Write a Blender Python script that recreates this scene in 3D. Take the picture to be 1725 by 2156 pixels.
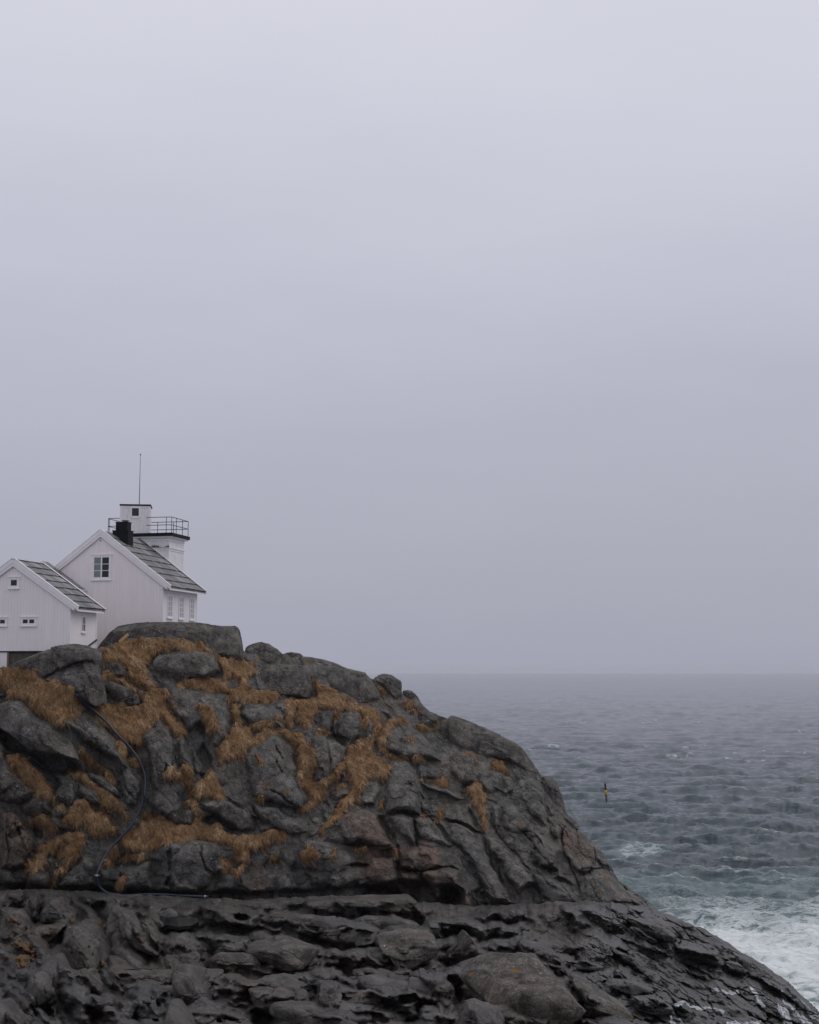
import bpy, math, random
import numpy as np
from mathutils import Vector, Matrix

for _o in list(bpy.data.objects):
    bpy.data.objects.remove(_o, do_unlink=True)
scene = bpy.context.scene
COL = scene.collection
R = math.radians

# ------------------------------------------------------------------ camera
# the plan of the place is measured in units of a 1725 x 2156 picture: a 50 mm lens on an
# upright full-frame camera, tilted up so that the sea horizon lies at row 1415
F = 2995.0
PITCH = math.atan(337.0 / F)
CP, SP = math.cos(PITCH), math.sin(PITCH)
cam_data = bpy.data.cameras.new('camera')
cam_data.sensor_fit = 'VERTICAL'
cam_data.sensor_height = 36.0
cam_data.lens = 36.0 * F / 2156.0
cam_data.clip_start = 0.5
cam_data.clip_end = 40000.0
cam = bpy.data.objects.new('camera', cam_data)
cam.location = (0, 0, 0)
cam.rotation_euler = (R(90) + PITCH, 0, 0)
COL.objects.link(cam)
scene.camera = cam

# ------------------------------------------------------------------ sky
SUN_EL, SUN_AZ = R(52), R(62)           # azimuth measured from +Y towards +X
world = bpy.data.worlds.new('World')
scene.world = world
world.use_nodes = True
nt = world.node_tree
for n in list(nt.nodes):
    nt.nodes.remove(n)


def srgb(r, g, b, k=1.0):
    def f(c):
        c /= 255.0
        return (c / 12.92 if c <= 0.04045 else ((c + 0.055) / 1.055) ** 2.4) * k
    return (f(r), f(g), f(b), 1.0)


w_out = nt.nodes.new('ShaderNodeOutputWorld')
w_add = nt.nodes.new('ShaderNodeAddShader')
w_bg1 = nt.nodes.new('ShaderNodeBackground')
w_bg2 = nt.nodes.new('ShaderNodeBackground')
w_sky = nt.nodes.new('ShaderNodeTexSky')
w_sky.sky_type = 'NISHITA'
w_sky.sun_disc = False
w_sky.sun_elevation = SUN_EL
w_sky.sun_rotation = SUN_AZ
w_sky.dust_density = 6.0
w_sky.air_density = 1.0
w_bg1.inputs['Strength'].default_value = 0.004   # what the cloud deck lets through
nt.links.new(w_sky.outputs[0], w_bg1.inputs['Color'])
# the cloud deck: brighter overhead than at the horizon, faintly uneven
w_tc = nt.nodes.new('ShaderNodeTexCoord')
w_sep = nt.nodes.new('ShaderNodeSeparateXYZ')
nt.links.new(w_tc.outputs['Generated'], w_sep.inputs[0])
w_map = nt.nodes.new('ShaderNodeMapping')
w_map.inputs['Scale'].default_value = (1.6, 1.6, 6.0)
nt.links.new(w_tc.outputs['Generated'], w_map.inputs['Vector'])
w_noi = nt.nodes.new('ShaderNodeTexNoise')
w_noi.inputs['Scale'].default_value = 2.2
w_noi.inputs['Detail'].default_value = 4.0
w_noi.inputs['Roughness'].default_value = 0.5
nt.links.new(w_map.outputs[0], w_noi.inputs['Vector'])
w_m1 = nt.nodes.new('ShaderNodeMath'); w_m1.operation = 'MULTIPLY_ADD'
w_m1.inputs[1].default_value = 0.11
w_m1.inputs[2].default_value = -0.055
nt.links.new(w_noi.outputs['Fac'], w_m1.inputs[0])
w_m2 = nt.nodes.new('ShaderNodeMath'); w_m2.operation = 'ADD'
nt.links.new(w_sep.outputs['Z'], w_m2.inputs[0])
nt.links.new(w_m1.outputs[0], w_m2.inputs[1])
w_ramp = nt.nodes.new('ShaderNodeValToRGB')
cr = w_ramp.color_ramp
stops = [(0.0, (166, 167, 183)), (0.04, (170, 171, 186)), (0.105, (175, 176, 191)),
         (0.17, (181, 182, 197)), (0.267, (195, 196, 211)), (0.358, (206, 207, 220)),
         (0.441, (213, 214, 226)), (0.62, (218, 219, 228)), (1.0, (222, 223, 230))]
cr.elements[0].position = stops[0][0]
cr.elements[0].color = srgb(*stops[0][1], 0.96)
cr.elements[1].position = stops[-1][0]
cr.elements[1].color = srgb(*stops[-1][1], 0.96)
for p_, c_ in stops[1:-1]:
    e_ = cr.elements.new(p_)
    e_.color = srgb(*c_, 0.96)
nt.links.new(w_m2.outputs[0], w_ramp.inputs[0])
nt.links.new(w_ramp.outputs[0], w_bg2.inputs['Color'])
w_bg2.inputs['Strength'].default_value = 1.0
nt.links.new(w_bg1.outputs[0], w_add.inputs[0])
nt.links.new(w_bg2.outputs[0], w_add.inputs[1])
nt.links.new(w_add.outputs[0], w_out.inputs['Surface'])

# ------------------------------------------------------------------ sun through the cloud
sun_data = bpy.data.lights.new('sun', 'SUN')
sun_data.energy = 0.75
sun_data.angle = R(50)
sun_data.color = (1.0, 0.975, 0.95)
sun = bpy.data.objects.new('sun', sun_data)
_d = Vector((math.sin(SUN_AZ) * math.cos(SUN_EL), math.cos(SUN_AZ) * math.cos(SUN_EL), math.sin(SUN_EL)))
sun.rotation_euler = _d.to_track_quat('Z', 'Y').to_euler()
sun.location = (40, 40, 80)
COL.objects.link(sun)

scene.view_settings.view_transform = 'Standard'
scene.view_settings.look = 'None'
scene.view_settings.exposure = 0.0
scene.view_settings.gamma = 1.0
scene.view_settings.use_curve_mapping = False
scene.render.engine = 'CYCLES'
scene.cycles.use_denoising = True
scene.cycles.volume_bounces = 1
scene.cycles.max_bounces = 6
# ------------------------------------------------------------------ helpers
rng = np.random.default_rng(7)


def ray(px, py):
    x = (np.asarray(px, float) - 862.5) / F
    y = (1078.0 - np.asarray(py, float)) / F
    return np.stack(np.broadcast_arrays(x, CP - y * SP, SP + y * CP), -1)


def at(px, py, Y):
    r = ray(px, py)
    return r * (np.asarray(Y, float) / r[..., 1])[..., None]


def project(P):
    d = P[..., 1] * CP + P[..., 2] * SP
    u = -P[..., 1] * SP + P[..., 2] * CP
    return 862.5 + F * P[..., 0] / d, 1078.0 - F * u / d


def tag(o, label=None, cat=None, group=None, kind=None):
    if label: o['label'] = label
    if cat: o['category'] = cat
    if group: o['group'] = group
    if kind: o['kind'] = kind
    return o


def mesh_obj(name, V, faces, mat, parent=None, smooth=False, attrs=None):
    V = np.asarray(V, np.float32)
    me = bpy.data.meshes.new(name)
    if isinstance(faces, np.ndarray):
        k = faces.shape[1]
        me.vertices.add(len(V)); me.vertices.foreach_set('co', V.ravel())
        me.loops.add(faces.size); me.loops.foreach_set('vertex_index', faces.astype(np.int32).ravel())
        me.polygons.add(len(faces))
        me.polygons.foreach_set('loop_start', np.arange(0, faces.size, k, dtype=np.int32))
        me.update(calc_edges=True)
    else:
        me.from_pydata([tuple(map(float, v)) for v in V], [], faces)
        me.update()
    if smooth:
        me.polygons.foreach_set('use_smooth', np.ones(len(me.polygons), bool))
    for k_, a_ in (attrs or {}).items():
        at_ = me.attributes.new(k_, 'FLOAT', 'POINT')
        at_.data.foreach_set('value', np.asarray(a_, np.float32).ravel())
    me.materials.append(mat)
    o = bpy.data.objects.new(name, me)
    COL.objects.link(o)
    if parent is not None:
        o.parent = parent
    return o


def empty(name, loc, rz=0.0):
    o = bpy.data.objects.new(name, None)
    o.location = loc
    o.rotation_euler = (0, 0, rz)
    o.empty_display_size = 0.3
    COL.objects.link(o)
    return o


class MB:
    """collects boxes, prisms and tubes into ONE mesh"""
    def __init__(s): s.v, s.f = [], []
    def add(s, V, faces):
        n = len(s.v); s.v += [tuple(v) for v in V]; s.f += [tuple(i + n for i in q) for q in faces]; return s
    def box(s, x0, x1, y0, y1, z0, z1):
        V = [(x, y, z) for z in (z0, z1) for y in (y0, y1) for x in (x0, x1)]
        return s.add(V, [(0, 2, 3, 1), (4, 5, 7, 6), (0, 1, 5, 4), (2, 6, 7, 3), (0, 4, 6, 2), (1, 3, 7, 5)])
    def prism(s, poly, ax, a, b):
        """polygon (list of 2-D points) pushed along axis ax ('x','y','z') from a to b"""
        def P(p, t):
            return {'y': (p[0], t, p[1]), 'x': (t, p[0], p[1]), 'z': (p[0], p[1], t)}[ax]
        n = len(poly)
        V = [P(p, a) for p in poly] + [P(p, b) for p in poly]
        fs = [tuple(range(n)), tuple(range(2 * n - 1, n - 1, -1))]
        fs += [(i, i + n, (i + 1) % n + n, (i + 1) % n) for i in range(n)]
        return s.add(V, fs)
    def tube(s, pts, r, n=8, closed=False):
        pts = [Vector(p) for p in pts]; m = len(pts); base = len(s.v)
        up = Vector((0.13, 0.21, 0.97)).normalized()
        for i, p in enumerate(pts):
            a = pts[max(i - 1, 0)] if not closed else pts[i - 1]
            b = pts[min(i + 1, m - 1)] if not closed else pts[(i + 1) % m]
            d = (b - a).normalized()
            e1 = d.cross(up)
            if e1.length < 1e-3: e1 = d.cross(Vector((1, 0, 0)))
            e1.normalize(); e2 = d.cross(e1)
            ri = r[i] if hasattr(r, '__len__') else r
            for k in range(n):
                t = 2 * math.pi * k / n
                s.v.append(tuple(p + e1 * (ri * math.cos(t)) + e2 * (ri * math.sin(t))))
        for i in range(m - (0 if closed else 1)):
            j = (i + 1) % m
            for k in range(n):
                s.f.append((base + i * n + k, base + i * n + (k + 1) % n, base + j * n + (k + 1) % n, base + j * n + k))
        if not closed:
            s.f.append(tuple(base + k for k in range(n - 1, -1, -1)))
            s.f.append(tuple(base + (m - 1) * n + k for k in range(n)))
        return s
    def build(s, name, mat, parent=None, smooth=False):
        o = mesh_obj(name, s.v, s.f, mat, parent, smooth)
        import bmesh
        bm = bmesh.new(); bm.from_mesh(o.data); bmesh.ops.recalc_face_normals(bm, faces=bm.faces)
        bm.to_mesh(o.data); bm.free()
        return o


# ---- noise
def _hash(i, seed):
    i = (i.astype(np.int64) * 2654435761 + seed * 974634533) & 0xffffffff
    i ^= i >> 15; i = (i * 2246822519) & 0xffffffff
    i ^= i >> 13; i = (i * 3266489917) & 0xffffffff
    return i ^ (i >> 16)


def h3(x, y, z, seed=0):
    return _hash(x.astype(np.int64) * 73856093 ^ y.astype(np.int64) * 19349663 ^ z.astype(np.int64) * 83492791, seed)


_G = np.array([[1, 1, 0], [-1, 1, 0], [1, -1, 0], [-1, -1, 0], [1, 0, 1], [-1, 0, 1], [1, 0, -1], [-1, 0, -1],
               [0, 1, 1], [0, -1, 1], [0, 1, -1], [0, -1, -1], [1, 1, 0], [-1, 1, 0], [0, -1, 1], [0, -1, -1]], float)


def perlin(x, y, z=None, seed=0):
    x = np.asarray(x, float); y = np.asarray(y, float)
    z = np.zeros_like(x) + 0.37 if z is None else np.asarray(z, float)
    xi, yi, zi = np.floor(x), np.floor(y), np.floor(z)
    fx, fy, fz = x - xi, y - yi, z - zi
    u, v, w = (t * t * t * (t * (t * 6 - 15) + 10) for t in (fx, fy, fz))
    out = 0.0
    for dz in (0, 1):
        for dy in (0, 1):
            for dx in (0, 1):
                g = _G[h3(xi + dx, yi + dy, zi + dz, seed) & 15]
                d = g[..., 0] * (fx - dx) + g[..., 1] * (fy - dy) + g[..., 2] * (fz - dz)
                out = out + d * (u if dx else 1 - u) * (v if dy else 1 - v) * (w if dz else 1 - w)
    return out


def fbm(x, y, z=None, o=4, gain=0.5, seed=0):
    s, a = 0.0, 1.0
    for i in range(o):
        k = 2.03 ** i
        s = s + a * perlin(x * k + i * 7.1, y * k + i * 3.7, None if z is None else z * k + i * 5.3, seed + i)
        a *= gain
    return s


def worley(x, y, seed=0, full=False):
    """F1, F2, a random value of the nearest cell (full: also its tilt times the offset from its centre)"""
    xi, yi = np.floor(x), np.floor(y)
    f1 = np.full(x.shape, 9.0); f2 = f1.copy(); cid = np.zeros(x.shape); til = np.zeros(x.shape); oy = np.zeros(x.shape)
    z0 = np.zeros_like(xi)
    for dx in (-1, 0, 1):
        for dy in (-1, 0, 1):
            h = h3(xi + dx, yi + dy, z0, seed)
            cx = xi + dx + (h & 1023) / 1023.0
            cy = yi + dy + ((h >> 10) & 1023) / 1023.0
            d = np.hypot(x - cx, y - cy)
            near = d < f1
            f2 = np.where(near, f1, np.minimum(f2, d))
            cid = np.where(near, ((h >> 20) & 1023) / 1023.0, cid)
            if full:
                g = _hash(h, seed + 77)
                til = np.where(near, ((g & 1023) / 511.5 - 1) * (x - cx) + (((g >> 10) & 1023) / 511.5 - 1) * (y - cy), til)
                oy = np.where(near, y - cy, oy)
            f1 = np.where(near, d, f1)
    return (f1, f2, cid, til, oy) if full else (f1, f2, cid)


def sstep(a, b, x):
    t = np.clip((x - a) / (b - a), 0, 1)
    return t * t * (3 - 2 * t)


def poly_sdf(poly, x, y):
    """signed distance, positive inside"""
    p = np.asarray(poly, float); q = np.roll(p, -1, 0)
    d = np.full(x.shape, 1e9); ins = np.zeros(x.shape, bool)
    for (ax, ay), (bx, by) in zip(p, q):
        ex, ey = bx - ax, by - ay
        L = ex * ex + ey * ey
        if L < 1e-9: continue
        t = np.clip(((x - ax) * ex + (y - ay) * ey) / L, 0, 1)
        d = np.minimum(d, (x - ax - t * ex) ** 2 + (y - ay - t * ey) ** 2)
        c = ((ay > y) != (by > y))
        if by != ay:
            ins ^= c & (x < (bx - ax) * (y - ay) / (by - ay) + ax)
    d = np.sqrt(d)
    return np.where(ins, d, -d)


def line_dist(pts, x, y):
    d = np.full(x.shape, 1e9); tt = np.zeros(x.shape)
    n = len(pts) - 1
    for i in range(n):
        (ax, ay), (bx, by) = pts[i], pts[i + 1]
        ex, ey = bx - ax, by - ay
        t = np.clip(((x - ax) * ex + (y - ay) * ey) / (ex * ex + ey * ey + 1e-9), 0, 1)
        q = np.hypot(x - ax - t * ex, y - ay - t * ey)
        m = q < d
        d = np.where(m, q, d); tt = np.where(m, (i + t) / n, tt)
    return d, tt


# plan tables: (origin, scale) of each measured sheet
SHEETS = {'1': (0, 1315.8, .2136), '2': (315.8, 1315.8, .2136), '3': (0, 1579, .2136), '4': (315.8, 1579, .2136),
          '5': (631.6, 1368.4, .2136), '6': (631.6, 1631.6, .2136), '7': (947.4, 1473.7, .2746),
          'a': (0, 1789.5, .3356), 'b': (526.3, 1789.5, .3356), 'c': (1052.6, 1789.5, .3896), 'V': (0, 0, 1.0)}


def S(txt):
    """'2:140,680 200,620 ... 4:10,20' -> list of plan points"""
    out = []; ox = oy = 0.0; k = 1.0
    for w in txt.split():
        if ':' in w:
            s_, w = w.split(':'); ox, oy, k = SHEETS[s_]
        a, b = w.split(',')
        out.append((ox + float(a) * k, oy + float(b) * k))
    return out
# ------------------------------------------------------------------ materials
def new_mat(name):
    m = bpy.data.materials.new(name); m.use_nodes = True
    t = m.node_tree
    b = t.nodes['Principled BSDF']
    return m, t, b


def N(t, kind, **kw):
    n = t.nodes.new(kind)
    for k, v in kw.items():
        if k.startswith('_'): setattr(n, k[1:], v)
        else: n.inputs[k].default_value = v
    return n


def coords(t, scale=(1, 1, 1), rot=(0, 0, 0)):
    tc = t.nodes.new('ShaderNodeTexCoord'); mp = t.nodes.new('ShaderNodeMapping')
    mp.inputs['Scale'].default_value = scale; mp.inputs['Rotation'].default_value = rot
    t.links.new(tc.outputs['Object'], mp.inputs[0])
    return mp.outputs[0]


def noise(t, vec, scale, detail=4.0, rough=0.55, dist=0.0):
    n = N(t, 'ShaderNodeTexNoise', Scale=scale, Detail=detail, Roughness=rough, Distortion=dist)
    t.links.new(vec, n.inputs['Vector'])
    return n.outputs['Fac']


def ramp(t, fac, stops):
    r = t.nodes.new('ShaderNodeValToRGB'); e = r.color_ramp.elements
    def c4(c): return (c, c, c, 1) if not hasattr(c, '__len__') else (*c, 1)
    e[0].position, e[0].color = stops[0][0], c4(stops[0][1])
    e[1].position, e[1].color = stops[-1][0], c4(stops[-1][1])
    for p, c in stops[1:-1]:
        q = e.new(p); q.color = c4(c)
    t.links.new(fac, r.inputs[0])
    return r.outputs[0]


def mix(t, fac, a, b, mode='MIX'):
    m = t.nodes.new('ShaderNodeMix'); m.data_type = 'RGBA'; m.blend_type = mode
    for s_, v in ((m.inputs[0], fac), (m.inputs[6], a), (m.inputs[7], b)):
        if isinstance(v, (int, float)): s_.default_value = v
        elif isinstance(v, tuple): s_.default_value = (*v, 1) if len(v) == 3 else v
        else: t.links.new(v, s_)
    return m.outputs[2]


def mth(t, op, a, b=0.0):
    m = t.nodes.new('ShaderNodeMath'); m.operation = op
    for i, v in enumerate((a, b)):
        if isinstance(v, (int, float)): m.inputs[i].default_value = v
        else: t.links.new(v, m.inputs[i])
    return m.outputs[0]


def attr(t, name):
    a = t.nodes.new('ShaderNodeAttribute'); a.attribute_name = name
    return a.outputs['Fac']


def bump(t, b, h, strength=0.5, dist=0.05, prev=None):
    n = t.nodes.new('ShaderNodeBump'); n.inputs['Strength'].default_value = strength
    n.inputs['Distance'].default_value = dist
    t.links.new(h, n.inputs['Height'])
    if prev is not None: t.links.new(prev, n.inputs['Normal'])
    t.links.new(n.outputs[0], b.inputs['Normal'])
    return n.outputs[0]


def rock_mat():
    m, t, b = new_mat('sea_worn_rock')
    v = coords(t)
    big = noise(t, v, 0.22, 5, 0.6)
    mid = noise(t, v, 1.1, 8, 0.68)
    fine = noise(t, v, 7.0, 8, 0.7)
    vs = coords(t, (1.2, 1.2, 0.28))
    streak = noise(t, vs, 1.6, 6, 0.6, 0.4)
    c = ramp(t, mid, [(0.30, (0.042, 0.040, 0.037)), (0.5, (0.092, 0.088, 0.082)), (0.68, (0.160, 0.154, 0.145))])
    c = mix(t, ramp(t, big, [(0.45, 0.0), (0.66, 0.75)]), c, mix(t, 1.0, c, (1.06, 0.92, 0.86), 'MULTIPLY'))
    red = mth(t, 'MULTIPLY', attr(t, 'red'), ramp(t, fine, [(0.25, 0.4), (0.6, 1.0)]))
    c = mix(t, red, c, mix(t, 1.0, c, (1.12, 0.89, 0.80), 'MULTIPLY'))
    # black lichen and seepage stains
    st = ramp(t, streak, [(0.52, 0.0), (0.63, 0.75)])
    c = mix(t, st, c, mix(t, 1.0, c, (0.42, 0.42, 0.44), 'MULTIPLY'))
    # pale and orange lichen
    vo = N(t, 'ShaderNodeTexVoronoi', Scale=4.5)
    t.links.new(v, vo.inputs['Vector'])
    spots = mth(t, 'MULTIPLY', ramp(t, vo.outputs['Distance'], [(0.10, 1.0), (0.26, 0.0)]),
                ramp(t, noise(t, v, 0.8, 5, 0.7), [(0.52, 0.0), (0.62, 0.85)]))
    dry = mth(t, 'SUBTRACT', 1.0, attr(t, 'wet'))
    c = mix(t, mth(t, 'MULTIPLY', spots, dry), c, (0.30, 0.30, 0.285))
    grain = ramp(t, noise(t, v, 11.0, 3, 0.7), [(0.3, 0.55), (0.5, 1.0), (0.7, 1.65)])
    c = mix(t, 1.0, c, grain, 'MULTIPLY')
    c = mix(t, mth(t, 'MULTIPLY', ramp(t, noise(t, v, 1.7, 3, 0.5), [(0.69, 0.0), (0.73, 0.9)]), dry), c, (0.17, 0.085, 0.022))
    wet = attr(t, 'wet')
    wet = mth(t, 'MULTIPLY', wet, ramp(t, mid, [(0.2, 1.0), (0.9, 0.72)]))
    c = mix(t, wet, c, mix(t, 1.0, c, (0.24, 0.235, 0.24), 'MULTIPLY'))
    t.links.new(c, b.inputs['Base Color'])
    ro = ramp(t, fine, [(0.2, 0.62), (0.8, 0.9)])
    ro = mix(t, wet, ro, (0.38, 0.38, 0.38))
    t.links.new(ro, b.inputs['Roughness'])
    t.links.new(mth(t, 'ADD', mth(t, 'MULTIPLY', wet, .30), .06), b.inputs['Specular IOR Level'])
    n1 = bump(t, b, mid, 0.35, 0.09)
    n2 = bump(t, b, fine, 0.45, 0.03, n1)
    ck = N(t, 'ShaderNodeTexVoronoi', Scale=0.75)
    ck.feature = 'DISTANCE_TO_EDGE'
    vw = coords(t, (1, 1, 0.55), (0.5, 0.4, 0.3))
    wv = t.nodes.new('ShaderNodeVectorMath'); wv.operation = 'ADD'
    nz = N(t, 'ShaderNodeTexNoise', Scale=1.3, Detail=5.0)
    t.links.new(v, nz.inputs['Vector'])
    t.links.new(vw, wv.inputs[0]); t.links.new(nz.outputs['Color'], wv.inputs[1])
    t.links.new(wv.outputs[0], ck.inputs['Vector'])
    bump(t, b, ramp(t, ck.outputs['Distance'], [(0.0, 0.0), (0.045, 1.0)]), 0.5, 0.10, n2)
    return m


def simple(name, col, rough=0.6, var=0.15, scale=3.0, bumpk=0.0, metal=0.0, spec=0.4):
    m, t, b = new_mat(name)
    v = coords(t)
    n = noise(t, v, scale, 6, 0.65)
    k = ramp(t, n, [(0.25, 1 - var), (0.75, 1 + var)])
    t.links.new(mix(t, 1.0, col, k, 'MULTIPLY'), b.inputs['Base Color'])
    b.inputs['Roughness'].default_value = rough
    b.inputs['Metallic'].default_value = metal
    b.inputs['Specular IOR Level'].default_value = spec
    if bumpk: bump(t, b, n, bumpk, 0.03)
    return m


def board_mat(name, col, pitch=0.21, peel=0.0):
    """white painted vertical boards: grooves in the surface, weathering in the paint"""
    m, t, b = new_mat(name)
    v = coords(t)
    sx = t.nodes.new('ShaderNodeSeparateXYZ'); t.links.new(v, sx.inputs[0])
    h = mth(t, 'ADD', sx.outputs[0], sx.outputs[1])       # walls run along x or y only
    fr = mth(t, 'FRACT', mth(t, 'DIVIDE', h, pitch))
    g = mth(t, 'ABSOLUTE', mth(t, 'SUBTRACT', fr, 0.5))
    groove = ramp(t, g, [(0.0, 0.0), (0.055 + peel * .06, 1.0)])
    bid = mth(t, 'FLOOR', mth(t, 'ADD', mth(t, 'DIVIDE', h, pitch), 0.5))
    wn = t.nodes.new('ShaderNodeTexWhiteNoise'); wn.noise_dimensions = '1D'
    t.links.new(bid, wn.inputs['W'])
    k = ramp(t, wn.outputs[0], [(0.0, 0.98), (1.0, 1.015)])
    c = mix(t, 1.0, col, k, 'MULTIPLY')
    n = noise(t, coords(t, (1, 1, 0.25)), 1.3, 6, 0.65)
    c = mix(t, ramp(t, n, [(0.45, 0.0), (0.78, 0.22)]), c, (0.60, 0.54, 0.55))
    broken = ramp(t, noise(t, coords(t, (3, 3, 0.5)), 1.4, 4, 0.6), [(0.35, 0.1), (0.62, 0.9)])
    gd = mth(t, 'MULTIPLY', mth(t, 'SUBTRACT', 1.0, groove), broken)
    c = mix(t, mth(t, 'MULTIPLY', gd, 0.45 + peel * .6), c, (0.20, 0.18, 0.17))   # darker colour in the joints, stronger on the peeling boards
    if peel:
        p = noise(t, coords(t, (9, 9, 1.6)), 1.0, 7, 0.7)
        c = mix(t, mth(t, 'MULTIPLY', ramp(t, p, [(0.57, 0.0), (0.64, 1.0)]), peel), c, (0.27, 0.235, 0.20))
    t.links.new(c, b.inputs['Base Color'])
    b.inputs['Roughness'].default_value = 0.55
    b.inputs['Specular IOR Level'].default_value = 0.3
    bump(t, b, groove, 0.6, 0.012)
    return m


def roof_mat():
    m, t, b = new_mat('weathered_roof_slate')
    v = coords(t)
    sx = t.nodes.new('ShaderNodeSeparateXYZ'); t.links.new(v, sx.inputs[0])
    y = mth(t, 'DIVIDE', sx.outputs[1], 0.46)
    row = mth(t, 'FLOOR', mth(t, 'MULTIPLY', sx.outputs[0], 1.55))
    y = mth(t, 'ADD', y, mth(t, 'MULTIPLY', row, 0.04))
    fr = mth(t, 'ABSOLUTE', mth(t, 'SUBTRACT', mth(t, 'FRACT', y), 0.5))
    joint = ramp(t, fr, [(0.06, 0.0), (0.17, 1.0)])
    wn = t.nodes.new('ShaderNodeTexWhiteNoise'); wn.noise_dimensions = '2D'
    cmb = t.nodes.new('ShaderNodeCombineXYZ')
    t.links.new(mth(t, 'FLOOR', mth(t, 'ADD', y, 0.5)), cmb.inputs[0]); t.links.new(row, cmb.inputs[1])
    t.links.new(cmb.outputs[0], wn.inputs['Vector'])
    c = ramp(t, wn.outputs[0], [(0.0, (0.135, 0.135, 0.14)), (0.6, (0.21, 0.207, 0.217)), (1.0, (0.36, 0.355, 0.37))])
    n = noise(t, coords(t, (0.35, 2.5, 0.35)), 2.2, 6, 0.7)
    c = mix(t, ramp(t, n, [(0.40, 0.0), (0.75, 0.7)]), c, (0.105, 0.103, 0.106))
    c = mix(t, ramp(t, noise(t, v, 1.2, 6, 0.7), [(0.58, 0.0), (0.72, 0.4)]), c, (0.10, 0.10, 0.085))
    c = mix(t, mth(t, 'MULTIPLY', mth(t, 'SUBTRACT', 1.0, joint), 0.75), c, (0.03, 0.03, 0.03))
    t.links.new(c, b.inputs['Base Color'])
    b.inputs['Roughness'].default_value = 0.6
    b.inputs['Specular IOR Level'].default_value = 0.3
    bump(t, b, joint, 0.6, 0.01)
    return m


def grass_mat(name, blade):
    m, t, b = new_mat(name)
    v = coords(t)
    n = noise(t, v, 0.7, 6, 0.65)
    if blade:
        k = attr(t, 'tint')
        c = ramp(t, k, [(0.0, (0.150, 0.087, 0.042)), (0.35, (0.275, 0.165, 0.083)), (0.7, (0.375, 0.240, 0.130)), (1.0, (0.55, 0.39, 0.24))])
    else:
        c = ramp(t, noise(t, v, 5.0, 6, 0.7), [(0.3, (0.12, 0.070, 0.034)), (0.7, (0.295, 0.180, 0.092))])
    c = mix(t, ramp(t, n, [(0.48, 0.0), (0.70, 0.45)]), c, mix(t, 1.0, c, (1.08, 0.84, 0.68), 'MULTIPLY'))
    c = mix(t, ramp(t, noise(t, v, 0.55, 4, 0.6), [(0.62, 0.0), (0.74, 0.25)]), c, mix(t, 1.0, c, (0.72, 0.98, 0.55), 'MULTIPLY'))
    t.links.new(c, b.inputs['Base Color'])
    b.inputs['Roughness'].default_value = 0.8
    b.inputs['Specular IOR Level'].default_value = 0.15
    if not blade: bump(t, b, noise(t, coords(t, (3, 3, 1)), 6.0, 6, 0.7), 0.9, 0.08)
    return m


def water_mat():
    m, t, b = new_mat('sea_water')
    v = coords(t)
    aer = attr(t, 'aerated'); den = attr(t, 'foam'); cap = attr(t, 'cap')
    deep = (0.019, 0.034, 0.048)
    c = mix(t, aer, deep, (0.15, 0.245, 0.25))
    # streaky foam: drawn-out noise thresholded by how much foam lies there
    vf = coords(t, (0.20, 0.42, 0.3), (0, 0, 0.35))
    f1 = noise(t, vf, 1.0, 9, 0.68, 1.3)
    f2 = noise(t, vf, 4.2, 7, 0.65, 1.6)
    ff = mth(t, 'ADD', mth(t, 'MULTIPLY', f1, 0.6), mth(t, 'MULTIPLY', f2, 0.4))
    lace = mth(t, 'ABSOLUTE', mth(t, 'SUBTRACT', ff, 0.5))
    lace = mth(t, 'SUBTRACT', 0.55, mth(t, 'MULTIPLY', lace, 4.0))       # ridges
    fm = mth(t, 'ADD', lace, mth(t, 'MULTIPLY', mth(t, 'SUBTRACT', den, 0.62), 1.6))
    fm = mth(t, 'MULTIPLY', ramp(t, fm, [(0.30, 0.0), (0.75, 1.0)]), ramp(t, den, [(0.02, 0.0), (0.18, 1.0)]))
    fm = mth(t, 'MAXIMUM', fm, mth(t, 'MULTIPLY', cap, ramp(t, f2, [(0.36, 0.0), (0.6, 1.0)])))
    c = mix(t, fm, c, (0.66, 0.69, 0.70))
    t.links.new(c, b.inputs['Base Color'])
    ro = mix(t, fm, (0.12, 0.12, 0.12), (0.75, 0.75, 0.75))
    t.links.new(ro, b.inputs['Roughness'])
    b.inputs['IOR'].default_value = 1.333
    n1 = noise(t, coords(t, (0.55, 1.1, 1), (0, 0, 0.3)), 1.1, 7, 0.62)
    q = bump(t, b, n1, 0.7, 0.32)
    q = bump(t, b, noise(t, coords(t, (.7, 1.4, 1), (0, 0, .2)), 3.6, 4, .6), 0.5, 0.08, q)
    bump(t, b, ff, 0.35, 0.10, q)
    return m


M_ROCK = rock_mat()
M_WALL = board_mat('white_painted_boards', (0.85, 0.79, 0.795))
M_WALL2 = board_mat('white_painted_boards_bare_in_places', (0.82, 0.79, 0.79), 0.17, 0.55)
M_TRIM = simple('white_painted_trim', (0.81, 0.775, 0.785), 0.5, 0.07, 4.0)
M_ROOF = roof_mat()
M_TAR = simple('black_roof_felt', (0.009, 0.010, 0.013), 0.6, 0.4, 5.0, 0.3, 0.0, 0.12)
M_GLASS = simple('dark_window_glass', (0.010, 0.013, 0.015), 0.06, 0.5, 1.5, 0.0, 0.0, 0.5)
M_CURT = simple('curtained_window_glass', (0.17, 0.21, 0.215), 0.12, 0.25, 3.0, 0.0, 0.0, 0.5)
M_PALE = simple('painted_sky_reflection_glass', (0.42, 0.42, 0.45), 0.12, 0.2, 3.0, 0.0, 0.0, 0.5)  # side panes: the reflected sky is put into the base colour
M_IRON = simple('dark_painted_iron', (0.018, 0.018, 0.020), 0.5, 0.3, 8.0)
M_STONE = simple('old_foundation_stone', (0.085, 0.078, 0.068), 0.85, 0.6, 3.5, 0.8)
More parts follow.
